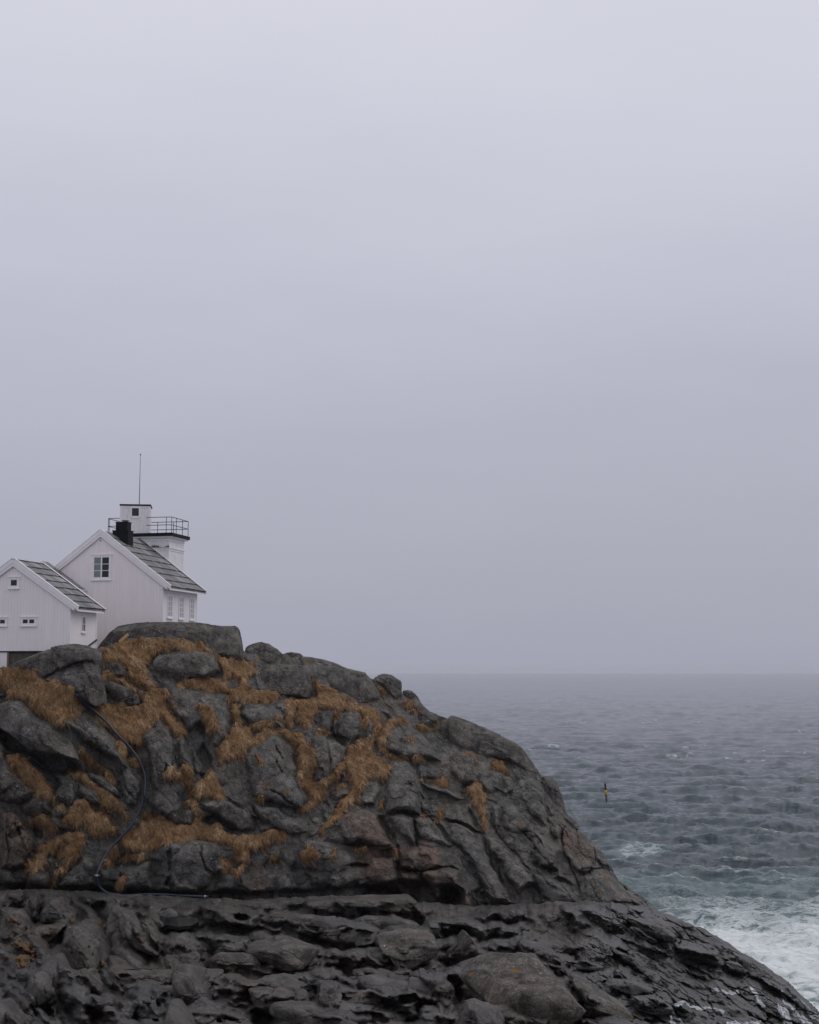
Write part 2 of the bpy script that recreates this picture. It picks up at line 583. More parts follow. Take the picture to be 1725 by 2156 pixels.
M_MAST = simple('grey_metal_mast', (0.10, 0.10, 0.11), 0.4, 0.2, 5.0, 0.0, 0.5)
M_HOSE = simple('dark_blue_plastic_pipe', (0.010, 0.018, 0.038), 0.3, 0.35, 2.0, 0.0, 0.0, 0.5)
M_PLANK = simple('fresh_yellow_wood', (0.38, 0.25, 0.10), 0.6, 0.25, 6.0)
M_BLACK = simple('black_buoy_paint', (0.008, 0.014, 0.018), 0.4, 0.4, 3.0)
M_CAP = simple('blue_black_cap_paint', (0.014, 0.048, 0.070), 0.4, 0.3, 3.0)
M_YEL = simple('yellow_buoy_paint', (0.52, 0.27, 0.012), 0.45, 0.25, 3.0)
M_GMAT = grass_mat('matted_dead_grass', False)
M_GRASS = grass_mat('dead_grass_blades', True)
M_WATER = water_mat()
M_FOAM = simple('white_water', (0.48, 0.51, 0.53), 0.6, 0.25, 6.0, 0.6)
_t = M_FOAM.node_tree
_t.links.new(ramp(_t, noise(_t, coords(_t, (1.6, .5, .9), (0, 0, -.7)), 3.0, 6, .7, .6), [(0.32, 0.0), (0.62, 1.0)]), _t.nodes['Principled BSDF'].inputs['Alpha'])
M_MOSS = simple('moss_and_weeds', (0.075, 0.068, 0.034), 0.9, 0.5, 9.0)
# ------------------------------------------------------------------ the headland: plan of blocks, clefts and turf
# block: (outline, metres it stands out, shoulder width, tilt right, tilt up)
BLOCKS = [
    ('2:140,680 200,620 300,610 500,640 760,670 780,900 770,1080 620,1200 540,960 480,1000 400,1060 330,950 200,830', 1.3, 22, 0, -.5),
    ('2:480,700 700,690 760,800 770,1050 640,1180 600,900', .9, 14, -.3, 0),
    ('2:880,760 960,720 1200,770 1300,720 1340,790 1330,1040 1180,980 1000,1000 900,900', 1.0, 22, 0, -.3),
    ('2:1000,1090 1180,960 1320,1000 1100,1060', .5, 8, 0, 0),
    ('2:920,1310 1000,1200 1200,1060 1340,1100 1420,1200 1450,1479 4:1480,200 1490,380 1560,470 1500,600 1300,560 1000,480 980,240', 1.1, 26, 0, -.5),
    ('2:1430,780 1450,860 1420,900 1390,830', .3, 6, 0, 0),
    ('5:190,600 330,700 290,800 200,760', .5, 10, 0, 0),
    ('5:360,720 480,600 610,650 600,830 480,960 360,800', 1.2, 12, .3, .5),
    ('5:120,850 200,830 300,870 420,900 480,960 400,1130 330,1240 200,1340 120,1300 115,1000', 1.1, 18, .2, -.3),
    ('5:300,880 420,910 470,980 390,1130 310,1200', .8, 10, .5, 0),
    ('5:780,580 900,600 1100,740 1200,850 1300,950 1400,1100 1200,1100 1030,1060 850,1000 780,900 830,760 900,690', 1.0, 26, .3, -.6),
    ('5:890,1060 1040,1060 1150,1180 1200,1300 1215,1400 6:1190,240 1200,390 1000,370 830,380 830,200 860,60', 1.2, 26, .2, -.5),
    ('5:1150,1110 1280,1090 1370,1180 1330,1280 1180,1270', .7, 14, 0, -.2),
    ('5:1200,1290 1350,1330 1500,1400 1650,1479 6:1530,230 1400,190 1250,150 1180,60', .8, 14, .2, -.3),
    ('5:1480,1030 1600,990 1725,1050 1725,1300 1600,1340 1490,1200', .8, 20, .2, -.3),
    ('5:660,680 700,690 720,760 720,880 680,900 640,850', .5, 8, 0, 0),
    ('5:600,1330 760,1290 800,1400 720,1479 570,1450', .6, 14, 0, -.2),
    ('5:300,1400 400,1340 500,1340 480,1440 350,1479', .5, 12, 0, -.2),
    ('5:400,1200 440,1170 480,1300 390,1290', .4, 8, 0, 0),
    ('6:540,240 640,310 740,290 800,130 700,60 600,150', .7, 16, .2, -.2),
    ('6:230,640 280,520 500,340 640,330 780,380 850,560 950,680 940,760 700,690 400,680', 1.2, 30, .5, -.3),
    ('6:850,390 1100,390 1120,560 1150,700 1050,620 920,500', 1.1, 14, .4, .2),
    ('6:1170,620 1120,480 1130,410 1200,400 1350,600 1580,700 1480,720 1300,650', .7, 12, 0, -.2),
    ('6:700,800 970,790 960,950 980,1090 820,1060 640,1020 680,880', .9, 18, 0, .3),
    ('6:980,760 1160,700 1350,780 1420,900 1200,940 1000,930', 1.0, 16, 0, -.2),
    ('6:990,950 1200,955 1230,1090 1100,1120 985,1080', .7, 12, 0, .3),
    ('6:1220,960 1450,900 1560,940 1610,1080 1680,1140 1710,1300 1620,1310 1600,1140 1500,1100 1400,1100 1380,1270 1330,1250 1300,1080', 1.3, 12, 0, .3),
    ('6:80,560 160,520 180,560 130,610 60,620', .4, 8, 0, 0),
    ('6:100,660 400,700 560,800 680,880 500,900 380,960 200,960 0,900 0,760', .7, 14, 0, .2),
    ('6:40,930 380,960 600,940 640,1040 400,1100 120,1080', .5, 14, 0, .2),
    ('4:50,330 140,290 330,290 330,450 300,580 260,740 120,640 0,560', 1.1, 22, 0, -.3),
    ('4:250,720 300,600 420,590 420,740 330,740', .6, 10, 0, 0),
    ('4:480,520 700,480 900,560 1000,640 1050,780 900,800 760,720 620,620', 1.0, 12, 0, .6),
    ('4:740,460 900,470 1000,540 1080,690 960,640 850,560', .9, 10, 0, .4),
    ('4:1000,520 1280,560 1350,640 1500,690 1540,800 1400,830 1250,780 1080,680', 1.1, 12, 0, .4),
    ('4:1020,600 1200,610 1370,620 1290,690 1200,700', .5, 7, 0, .2),
    ('4:1050,740 1200,740 1290,740 1230,800 1100,790', .5, 6, 0, .2),
    ('4:830,500 930,510 940,580 860,590', .5, 9, 0, 0),
    ('4:100,960 160,920 260,890 500,890 680,920 690,1050 750,1180 650,1250 560,1350 450,1400 200,1400 130,1200', 1.2, 22, 0, .2),
    ('4:640,1330 740,1180 850,1230 860,1350 800,1430 640,1420', .7, 14, 0, 0),
    ('4:1310,1000 1420,960 1450,1100 1400,1200 1320,1080', .5, 8, 0, 0),
    ('4:1250,1250 1330,1200 1400,1290 1400,1440 1250,1440', .6, 12, 0, 0),
    ('3:0,1180 150,1190 190,1400 0,1420', .7, 14, 0, 0),
    ('3:0,600 130,590 250,720 330,900 260,1150 180,1190 0,1170', 1.2, 18, .2, -.2),
    ('3:0,0 60,90 150,220 330,420 200,530 0,490', 1.0, 22, .3, -.5),
    ('3:200,540 330,480 490,490 510,620 400,660 250,630', .8, 14, 0, .3),
    ('3:520,570 600,550 650,600 620,670 520,650', .6, 9, 0, 0),
    ('3:560,290 700,270 760,440 690,550 540,480', .9, 14, .2, -.4),
    ('3:770,330 900,380 980,450 1000,560 850,500 760,420', .8, 10, .2, .2),
    ('3:830,180 1000,240 1150,340 1190,480 1080,430 900,290', .8, 10, .2, .2),
    ('1:540,960 640,920 760,880 840,840 960,950 1120,1120 1220,1280 1300,1450 1100,1330 900,1200 780,1080 640,1000', 1.2, 16, .3, -.7),
    ('3:1100,80 1250,130 1380,300 1390,420 1330,560 1240,540 1190,280', .9, 10, .3, 0),
    ('V:300,1551 339,1517 355,1535 372,1590 385,1640 372,1680 345,1690 318,1650 312,1590', 1.2, 14, -.4, -.2),
    ('V:372,1560 388,1552 402,1600 405,1625 388,1640 378,1600', .9, 8, 0, 0),
    ('2:430,1230 500,1300 560,1450 540,1479 440,1450', .7, 7, -.3, 0),
    ('3:830,1040 940,1100 960,1350 700,1390 520,1390 640,1240 780,1110', 1.0, 14, 0, .2),
    ('3:270,1180 480,1190 500,1280 450,1390 260,1400', .9, 12, 0, .2),
    ('3:970,1180 1150,1170 1300,1130 1480,1100 1500,1400 1100,1410 1000,1360', .8, 14, 0, .2),
    ('3:460,950 560,900 690,930 560,1000 500,1050', .5, 8, 0, 0),
    ('3:540,1080 700,1040 720,1080 640,1160 560,1180', .5, 8, 0, 0),
    ('7:240,560 330,520 400,570 400,700 300,720 200,620', .8, 14, .2, -.2),
    ('7:410,600 480,600 495,680 430,740 400,700', .7, 10, .2, -.1),
    ('7:510,570 640,600 720,700 735,820 740,960 640,900 560,760', .9, 18, .4, -.3),
    ('7:740,800 810,860 760,890', .5, 5, 0, 0),
    ('7:870,980 960,970 1060,1050 1110,1150 1100,1290 1040,1340 920,1250 860,1160', .9, 10, .3, -.4),
    ('7:750,900 850,870 890,950 830,1060 760,1000', .7, 10, .3, -.2),
    ('7:640,980 740,1060 830,1140 840,1310 680,1280 620,1150', 1.0, 14, .3, -.2),
    ('7:1110,1120 1200,1160 1250,1290 1180,1270 1110,1200', .7, 9, .3, 0),
    ('7:410,840 480,790 540,880 610,950 600,1000 480,1010 420,980', .8, 12, .2, -.2),
    ('7:330,810 370,800 390,950 350,1000', .5, 5, 0, 0),
    ('7:640,1330 780,1360 880,1420 960,1440 1000,1560 700,1560', .9, 12, .3, .2),
    ('7:0,950 120,1010 260,1120 350,1300 500,1560 330,1560 150,1250 0,1100', 1.0, 14, .3, -.2),
    ('7:280,1030 420,1100 560,1290 640,1400 540,1480 420,1330 330,1160', 1.0, 14, .3, -.2),
    ('7:1250,1320 1330,1350 1370,1470 1320,1440', .6, 6, .2, 0),
    ('7:1040,1350 1250,1330 1360,1480 1460,1560 1020,1560', .9, 14, .3, .2),
]
# hollows (outline, metres deep, edge width)
HOLLOWS = [
    ('V:-60,1852 200,1866 420,1876 650,1870 760,1862 860,1850 960,1866 960,1925 -60,1905', 1.0, 8),
    ('6:640,1090 980,1100 1000,1160 1140,1180 1170,1290 640,1290', 1.6, 10),
    ('6:1400,1110 1520,1110 1600,1180 1590,1280 1400,1280', 1.6, 8),
    ('3:0,0 280,60 560,240 640,330 540,470 420,300 250,100 60,70', 1.2, 10),
    ('1:-60,950 280,1130 400,1200 600,1190 800,1350 820,1479 500,1479 300,1300 60,1250 -60,1100', 2.6, 10),
    ('4:430,650 620,640 780,730 900,810 740,830 540,730', 1.0, 8),
    ('2:1500,950 1560,900 1650,950 1640,1010 5:420,980 520,880', .8, 8),
    ('V:405,1600 430,1560 450,1600 452,1640 428,1655', .8, 8),
    ('3:280,740 400,740 440,800 430,900 330,900', .9, 8),
    ('3:560,740 820,780 840,900 780,830 560,860', .6, 8),
    ('4:0,620 60,640 40,700 0,700', .6, 6),
    ('1:1190,1290 1300,1270 1330,1310 1240,1330', .6, 5),
]
# clefts: (line, half width, metres deep)
CLEFTS = [
    ('6:770,380 830,520 940,690', 9, 1.0), ('6:830,380 1000,370 1130,390 1260,400 1420,440 1560,470 1725,560', 2.2, .45),
    ('6:1270,410 1400,540 1450,640 1600,750 1725,860', 4, .7), ('6:1180,250 1210,370 1250,400', 2.5, .4),
    ('6:960,660 980,800 975,1000', 3, .6), ('6:1110,420 1150,560 1160,700', 3, .5),
    ('7:0,920 100,950 240,1030 320,1180 400,1380 440,1460', 4, .8), ('7:140,820 200,950 270,1030', 3.5, .6),
    ('7:560,1000 640,1100 700,1200', 2.2, .4), ('7:870,960 860,1050 870,1150 930,1260 980,1400 1000,1500', 2, .5),
    ('7:640,1260 740,1290 840,1310', 2, .4), ('7:760,1370 880,1395 930,1440 960,1490', 4, .7),
    ('7:970,970 980,1060 1000,1140', 1.4, .3), ('7:1110,1130 1105,1250 1060,1340', 2, .4),
    ('7:830,740 880,860', 3, .5), ('7:320,880 330,960 420,1100 510,1260', 2, .4), ('7:440,1120 520,1200 620,1330', 1.6, .3),
    ('7:1000,1300 1180,1290 1250,1330', 1.6, .3), ('7:660,980 650,1010 720,1130', 2, .4),
    ('4:1240,80 1280,190 1300,240', 2.5, .45), ('4:1000,470 1060,500', 2, .3), ('4:1180,400 1300,450 1420,560', 2, .4),
    ('4:200,900 190,1180 210,1400', 2, .4), ('4:500,900 510,1000 560,1180 650,1250', 2, .35),
    ('6:400,680 700,690 940,690', 2, .35), ('6:1000,935 1200,945 1440,900 1560,930', 2.5, .5), ('6:450,890 600,890 690,880', 3, .5),
    ('6:530,300 560,300 680,300 760,260', 2, .4), ('5:280,800 290,1000 285,1130', 2, .4), ('5:300,760 350,880', 2.5, .5),
    ('5:800,1000 850,1010', 2, .3), ('5:1190,1290 1200,1420', 2, .4), ('3:150,680 200,860 270,1000', 2, .35),
    ('3:60,760 90,960 60,1150', 2, .3), ('2:1240,1180 1290,1300 1330,1340', 2, .35), ('2:170,1350 140,1479', 2, .4),
    ('V:358,1535 368,1600 360,1660', 1.6, .35), ('3:1180,200 1220,330 1320,500', 2, .4),
]
# turf: closed outlines
TURF = '''1:0,440 100,430 250,450 340,440 420,540 520,560 620,550 700,600 780,710 810,830 750,910 600,950 500,950 350,870 250,790 180,735 80,720 60,640 0,590 -2500,600 -2500,440
1:960,220 1020,290 1000,340 1150,370 1240,400 1250,500 1350,590 1450,640 1560,640 1500,560 1440,470 1430,400 1500,300 1560,250 1620,240 1725,250 1725,140 1400,140 1180,170 1110,200 1100,250
2:0,140 150,140 300,140 500,190 620,200 560,230 640,290 760,330 850,340 1000,370 1090,380 1000,410 1090,460 960,500 960,640 1180,650 1290,700 1230,770 1050,780 900,750 780,770 770,640 880,610 890,520 760,510 720,560 700,440 640,340 520,290 500,330 400,290 200,230 220,340 160,310 130,260 0,310
1:1000,450 1070,450 1160,510 1290,600 1340,650 1420,700 1400,760 1290,640 1130,570 1020,590 980,580
1:870,820 950,790 1160,770 1300,840 1400,770 1430,680 1560,630 1640,640 1700,720 2:150,740 200,860 300,950 360,1060 300,1120 230,1080 150,970 90,890 0,1010 1:1480,1010 1500,1020 1420,1090 1400,1150 1390,1200 1280,1180 1200,1120 1150,1080 1000,1000
1:1140,1130 1220,1150 1260,1260 1200,1290 1150,1220
2:220,590 300,570 460,510 560,500 650,530 760,600 770,650 680,670 560,650 400,610 280,610
2:460,780 560,780 630,850 680,1040 620,1030 600,1140 570,1050 540,930
2:790,780 870,760 880,900 930,1000 1020,1040 1000,1100 960,1180 920,1230 920,1340 880,1240 760,1300 680,1400 650,1260 740,1100 830,1020 800,900
2:1040,1270 1090,1300 1110,1360 1060,1360
2:1320,720 1450,740 1560,720 1650,760 1660,860 1580,900 1580,1000 1500,1020 1450,940 1460,800 1400,780 1430,950 1360,1030 1330,960 1340,860
2:1390,1060 1500,1060 1540,1150 1530,1250 1600,1300 1640,1360 1600,1479 1480,1479 1460,1380 1450,1200
2:1220,890 1290,900 1300,940 1230,940
4:1460,-30 1620,-30 1640,120 1590,250 1600,340 1680,360 1725,340 1725,480 1650,480 1590,560 1480,600 1600,500 1540,420 1490,360 1480,200
5:100,250 180,330 300,380 400,440 500,500 640,560 720,580 780,680 790,760 740,880 700,890 730,750 700,680 650,760 610,770 620,640 500,590 350,580 180,570 150,640 100,740 40,780 0,700 0,470 160,480 170,440
5:330,630 390,640 370,700 330,720
5:120,840 140,790 240,770 280,830 200,820
5:600,870 670,850 690,900 720,920 700,1000 760,1040 850,1080 890,1150 870,1280 760,1260 700,1250 640,1300 620,1400 560,1479 490,1479 520,1350 480,1280 440,1110 430,1040 500,960
5:1060,860 1110,830 1120,900 1090,930 1060,900
5:1100,1070 1160,1040 1200,1080 1130,1110
5:1140,720 1240,740 1290,790 1180,800
5:1330,640 1365,700 1360,820 1330,780
5:1020,500 1110,510 1100,570 1020,560
5:740,330 800,350 855,430 800,430
5:780,280 900,290 920,305 790,310
5:1160,1270 1360,1300 1400,1240 1480,1310 1460,1370 1330,1320
5:1640,1400 1725,1310 1760,1450 1725,1479
5:340,1370 400,1310 470,1320 350,1390
6:0,0 110,0 150,110 250,100 220,240 130,280 60,170 0,100
6:790,260 830,190 830,270 800,360 780,320
6:1200,390 1240,390 1220,450
6:1340,440 1360,340 1410,320 1390,430
6:0,800 80,760 210,770 100,820 30,860
4:130,250 210,170 260,220 330,160 380,150 440,330 380,340 300,290 180,270
4:410,380 500,320 610,170 660,300 740,460 680,520 600,450 480,470
4:310,570 390,490 470,500 510,640 440,640 400,560
4:1000,490 1100,440 1110,465 1010,510
4:1030,30 1100,80 1110,130 1050,110
4:0,690 130,660 170,740 400,740 460,680 540,750 690,750 760,820 900,850 1130,830 1230,800 1370,820 1290,910 1160,890 1210,950 1080,960 980,980 1010,1050 960,1090 760,1080 900,1030 800,930 640,900 500,880 260,920 100,940 0,1010
4:1170,1050 1210,1030 1300,1080 1190,1100
4:1480,1040 1600,1000 1690,1010 1580,1070 1480,1080
3:60,70 170,40 250,100 350,200 430,260 520,400 540,460 580,520 480,470 330,440 350,400 220,300 110,180
3:640,210 700,190 820,250 950,340 1050,420 1180,510 1250,640 1230,720 1180,600 1030,560 980,460 870,350 760,290
3:500,560 620,540 680,590 760,490 840,500 930,600 1000,610 1080,680 1150,770 1120,830 1010,780 830,740 700,730 600,710 660,640 640,580
3:270,700 360,660 500,690 550,760 500,830 450,750 330,730
3:840,800 900,770 1000,800 1040,850 900,810
3:500,880 640,840 800,820 830,920 760,990 800,1070 680,1130 640,1200 560,1250 490,1360 540,1200 640,1120 700,1050 560,1090 560,1000 680,920 560,950 450,1050 430,1150 490,1170 270,1210 270,1120 340,1050 360,950 450,930
3:1060,960 1130,930 1190,1040 1080,1090 1110,1140 1020,1160 1060,1080
3:1210,1050 1410,1010 1430,1070 1220,1080
3:1170,870 1300,800 1480,690 1600,640 1725,720 1725,900 1550,950 1430,990 1210,960
3:1150,1310 1240,1200 1220,1330 1140,1360
3:1380,640 1420,600 1530,640 1450,710
3:1610,250 1700,170 1725,240 1650,270
3:1240,90 1370,70 1420,160 1300,160
7:120,700 200,620 250,660 275,750 270,860 290,960 265,1010 240,920 210,830
7:300,500 340,460 400,480 460,560 400,560 330,530'''.split('\n')
# turf strips: (line, half width at both ends)
STRIPS = [('2:1000,1010 1090,970 1180,960', 6, 5), ('2:780,1290 980,1170 1100,1110 1200,1040 1320,1060 1400,1120 1440,1180', 9, 7),
          ('5:800,880 840,790 900,710 1000,690', 9, 6), ('5:800,970 860,1040 940,1060 1030,1060', 5, 3.5),
          ('5:1100,620 1180,600 1260,650 1350,700', 4, 2), ('5:420,1130 340,1240 180,1340 60,1300 10,1250', 6, 9),
          ('6:560,130 480,260 350,410 250,510 220,590', 9, 4), ('6:0,350 60,320 120,280', 5, 6), ('6:340,710 345,800', 2.5, 5),
          ('6:560,740 650,735', 4, 5), ('6:925,740 925,785', 3.5, 4.5), ('4:690,1080 740,1150 850,1210 910,1150', 3, 6),
          ('4:1560,940 1580,1000', 3, 3), ('3:800,10 900,110 960,160 1050,210 1120,310', 6, 7), ('7:120,405 220,440', 2.5, 2),
          ('5:1000,690 1060,760', 2, 2), ('1:1290,390 1330,420', 4, 6), ('4:370,300 380,450', 3, 3)]
RED = ['6:1220,960 1450,900 1560,940 1610,1080 1680,1140 1720,1310 1330,1300 1250,1080', '4:1050,310 1170,290 1210,350 1180,400 1080,420',
       '6:300,330 780,380 940,690 960,1000 700,1050 500,900 620,700', '6:980,700 1350,640 1420,900 1250,1080 1000,1080',
       '4:930,1120 1150,1100 1180,1450 920,1450', '3:0,590 130,590 250,720 330,900 260,1150 0,1180', '7:860,970 1100,1150 1100,1290 860,1160',
       '2:1160,560 1480,520 1590,720 1290,690']

_SK = np.array([(-320, 1402), (0, 1406), (100, 1398), (205, 1368), (260, 1345), (400, 1338), (470, 1346), (520, 1374), (560, 1380), (600, 1380),
                (640, 1392), (700, 1402), (760, 1424), (783, 1428), (850, 1460), (885, 1478), (905, 1498), (950, 1516), (1010, 1536), (1060, 1568),
                (1100, 1588), (1130, 1620), (1150, 1648), (1170, 1680), (1195, 1714), (1220, 1745), (1255, 1780), (1275, 1805),
                (1290, 1830), (1304, 1856), (1352, 1885), (1392, 1922)], float)
_BS = np.array([(-320, 1878), (0, 1876), (70, 1873), (180, 1875), (250, 1883), (400, 1891), (520, 1896), (650, 1889), (720, 1886),
                (860, 1884), (880, 1900), (1000, 1909), (1100, 1903), (1180, 1901), (1250, 1898), (1300, 1903), (1372, 1914), (1392, 1920)], float)
_SD = np.array([(-320, 86), (150, 86.5), (210, 89.5), (280, 92.3), (400, 93.6), (520, 95), (620, 96.5), (800, 97.5), (900, 97.5),
                (1060, 96), (1150, 93.5), (1220, 91), (1290, 88.5), (1372, 85.6)], float)


def warp(px, py, a=5.0, s=0.03, seed=3):
    return (px + a * fbm(px * s, py * s, None, 3, .55, seed), py + a * fbm(px * s, py * s, None, 3, .55, seed + 50))


def stack_blocks(D, wx, wy, blocks):
    fx, fy = wx.ravel(), wy.ravel(); Dr = D.ravel()
    for txt, a, w, tx, ty in blocks:
        p = np.array(S(txt)); x0, y0 = p.min(0) - 2; x1, y1 = p.max(0) + 2
        i = np.nonzero((fx > x0) & (fx < x1) & (fy > y0) & (fy < y1))[0]
        if not len(i): continue
        d = poly_sdf(p, fx[i], fy[i])
        q = np.clip(d / (w * .62), 0, 1)
        h = a * np.sqrt(np.clip(1 - (1 - q) ** 2.0, 0, 1))
        h = h * (.62 + .38 * np.sqrt(np.clip(d / max(d.max() * .85, 1), 0, 1)))
        c = p.mean(0); ex = max(x1 - x0, 1); ey = max(y1 - y0, 1)
        h = h + q * (tx * (fx[i] - c[0]) / ex - ty * (fy[i] - c[1]) / ey) * 1.9
        Dr[i] = np.where(d > 0, np.maximum(Dr[i], h), Dr[i])
    return Dr.reshape(D.shape)


def stack_loaves(D, wx, wy, blocks):
    """rocks on a level shelf: a lip at the back, a rounded top, a steep face towards the water; also how far inside one is"""
    fx, fy = wx.ravel(), wy.ravel(); Dr = D.ravel(); In = np.zeros(fx.shape)
    for txt, a, w, tx, ty in blocks:
        p = np.array(S(txt)); x0, y0 = p.min(0) - 2; x1, y1 = p.max(0) + 2
        i = np.nonzero((fx > x0) & (fx < x1) & (fy > y0) & (fy < y1))[0]
        if not len(i): continue
        d = poly_sdf(p, fx[i], fy[i]); hp = y1 - y0
        q = np.clip(d / (w * 1.0), 0, 1); sh = np.sqrt(np.clip(1 - (1 - q) ** 2, 0, 1))
        yy = np.clip((fy[i] - y0) / hp, 0, 1)
        c = p.mean(0)
        if ty <= -.8:                      # a low flat slab
            h = a * .9 * sh - ty * .035 * (fy[i] - c[1]) * q
        else:
            H = min(.088 * hp, 9.0)
            h = (H * (1 - .95 * np.clip((yy - .2) / .8, 0, 1) ** 1.25) + .3 * a) * sh
        h = h + q * tx * 2.2 * (fx[i] - c[0]) / (x1 - x0)
        Dr[i] = np.where(d > 0, np.maximum(Dr[i], h), Dr[i]); In[i] = np.maximum(In[i], sstep(0, 9, d))
    return Dr.reshape(D.shape), In.reshape(D.shape)


def cut(D, wx, wy, hollows, clefts):
    fx, fy = wx.ravel(), wy.ravel(); Dr = D.ravel()
    for txt, a, w in hollows:
        p = np.array(S(txt)); x0, y0 = p.min(0); x1, y1 = p.max(0)
        i = np.nonzero((fx > x0) & (fx < x1) & (fy > y0) & (fy < y1))[0]
        if len(i): Dr[i] -= a * sstep(0, w, poly_sdf(p, fx[i], fy[i]))
    for txt, w, a in clefts:
        p = np.array(S(txt)); x0, y0 = p.min(0) - 3 * w; x1, y1 = p.max(0) + 3 * w
        i = np.nonzero((fx > x0) & (fx < x1) & (fy > y0) & (fy < y1))[0]
        if not len(i): continue
        d, t = line_dist(p, fx[i], fy[i])
        taper = np.clip(np.minimum(t, 1 - t) * 5 + .25, 0, 1)
        Dr[i] -= a * taper * np.exp(-(d / (w * taper + .3)) ** 2 * 1.2)
    return Dr.reshape(D.shape)


def region(wx, wy, polys, soft=2.0, strips=()):
    fx, fy = wx.ravel(), wy.ravel(); M = np.full(fx.shape, -50.0)
    for txt in polys:
        p = np.array(S(txt)); x0, y0 = p.min(0) - 12; x1, y1 = p.max(0) + 12
        i = np.nonzero((fx > x0) & (fx < x1) & (fy > y0) & (fy < y1))[0]
        if len(i): M[i] = np.maximum(M[i], poly_sdf(p, fx[i], fy[i]))
    for txt, a, b in strips:
        p = np.array(S(txt)); x0, y0 = p.min(0) - 20; x1, y1 = p.max(0) + 20
        i = np.nonzero((fx > x0) & (fx < x1) & (fy > y0) & (fy < y1))[0]
        if len(i):
            d, t = line_dist(p, fx[i], fy[i]); M[i] = np.maximum(M[i], a + (b - a) * t - d)
    return M.reshape(wx.shape)


def facets(px, py, ang, sx, sy, seed, tilt=1.0, step=.7, crease=.25):
    """jointed blocks: every cell a tilted face of its own, with a groove where two meet"""
    ca, sa = math.cos(ang), math.sin(ang)
    u = (px * ca + py * sa) / sx; v = (-px * sa + py * ca) / sy
    k = .028
    wu = u + .22 * fbm(px * k, py * k, None, 3, .55, seed + 9); wv = v + .22 * fbm(px * k, py * k, None, 3, .55, seed + 19)
    f1, f2, cid, til, _ = worley(wu, wv, seed, True)
    e = np.clip((f2 - f1) / .09, 0, 1)
    return step * (cid - .5) + tilt * til - crease * (1 - e) ** 2


def fronts(px, py, ang, sx, sy, seed, s=.085):
    """rocks packed side by side on level ground: flat tops, steep faces towards the water"""
    ca, sa = math.cos(ang), math.sin(ang)
    u = (px * ca + py * sa) / sx; v = (-px * sa + py * ca) / sy
    wu = u + .25 * fbm(px * .03, py * .03, None, 3, .55, seed + 9); wv = v + .25 * fbm(px * .03, py * .03, None, 3, .55, seed + 19)
    f1, f2, cid, til, oy = worley(wu, wv, seed, True)
    sh = np.sqrt(np.clip(1 - (1 - np.clip((f2 - f1) / .5, 0, 1)) ** 2, 0, 1))
    H = s * sy * (.6 + .8 * cid)
    return H * (1 - np.clip((oy + .28) / .75, 0, 1) ** 1.1) * sh + .28 * H * til * sh


def wear(D, sr, sc):
    """the sea and the ice round every edge: a blur along rows and columns"""
    for ax, s in ((0, sr), (1, sc)):
        n = int(3 * s); k = np.exp(-.5 * (np.arange(-n, n + 1) / s) ** 2); k /= k.sum()
        Q = np.concatenate([np.repeat(D.take([0], ax), n, ax), D, np.repeat(D.take([-1], ax), n, ax)], ax)
        D = sum(k[i] * Q.take(range(i, i + D.shape[ax]), ax) for i in range(2 * n + 1))
    return D


def rel_rock(px, py, angs, sx, sy, amp, seed):
    """angs: list of (strata direction, weight)"""
    r = 0.0
    for i, (a_, w_) in enumerate(angs):
        if np.max(w_) < .01: continue
        q = facets(px, py, a_, sx, sy, seed + 31 * i, .9, .8, .55)
        q = q + .20 * facets(px + 50, py + 20, a_ + .25, sx * .40, sy * .42, seed + 31 * i + 3, 1.0, .7, .30)
        q = q + .05 * facets(px + 90, py + 70, a_ - .2, sx * .15, sy * .17, seed + 31 * i + 5, 1.0, .7, .3)
        r = r + w_ * q
    return amp * r


def grid_normals(P):
    a = np.gradient(P, axis=0); b = np.gradient(P, axis=1)
    n = np.cross(b, a); n /= np.linalg.norm(n, axis=-1, keepdims=True) + 1e-9
    return n


def roughen(P, amp=1.0, seed=0):
    n = grid_normals(P)
    n = np.where((n[..., 1:2] > 0.3) & (n[..., 2:3] < 0), -n, n)
    x, y, z = P[..., 0], P[..., 1], P[..., 2]
    d = .075 * fbm(x * .6, y * .6, z * .6, 3, .42, seed + 70) + .014 * fbm(x * 3.1, y * 3.1, z * 3.1, 3, .5, seed + 80)
    rg = 1 - np.abs(fbm(x * 1.3, y * 1.3, z * 2.2, 3, .5, seed + 90))
    d = d - .07 * np.clip(rg - .92, 0, 1) / .08 * sstep(-.2, .3, perlin(x * .4, y * .4, z * .4, seed + 91))
    return P + n * (amp * d)[..., None], n


def grid_faces(nr, nc, keep=None):
    i = np.arange((nr - 1) * (nc - 1)); r, c = i // (nc - 1), i % (nc - 1)
    a = r * nc + c
    f = np.stack([a, a + 1, a + nc + 1, a + nc], 1)
    return f if keep is None else f[keep.ravel()]


# ---- cliff: columns across, rows from foot to crest, then over the top and down the back
pxs = np.concatenate([np.arange(-1120, -120, 10.0), np.arange(-120, 1391.0, 1.5)]); NR = 400
sk = np.interp(pxs, _SK[:, 0], _SK[:, 1]) + 2.0 * fbm(pxs * .05, pxs * 0 + 3.3, None, 3, .6, 11)
bs = np.interp(pxs, _BS[:, 0], _BS[:, 1]) + 14
t_ = np.linspace(0, 1, NR)[:, None]
cpy = bs[None] + (sk - bs)[None] * t_
cpx = np.broadcast_to(pxs[None], cpy.shape).copy()
tt = np.clip((np.interp(pxs, _BS[:, 0], _BS[:, 1])[None] - cpy) / (np.interp(pxs, _BS[:, 0], _BS[:, 1]) - sk)[None], -.1, 1)
sd = np.interp(pxs, _SD[:, 0], _SD[:, 1])[None]
Y0 = 83.0 + (sd - 83.0) * np.sign(tt) * np.abs(tt) ** 1.3
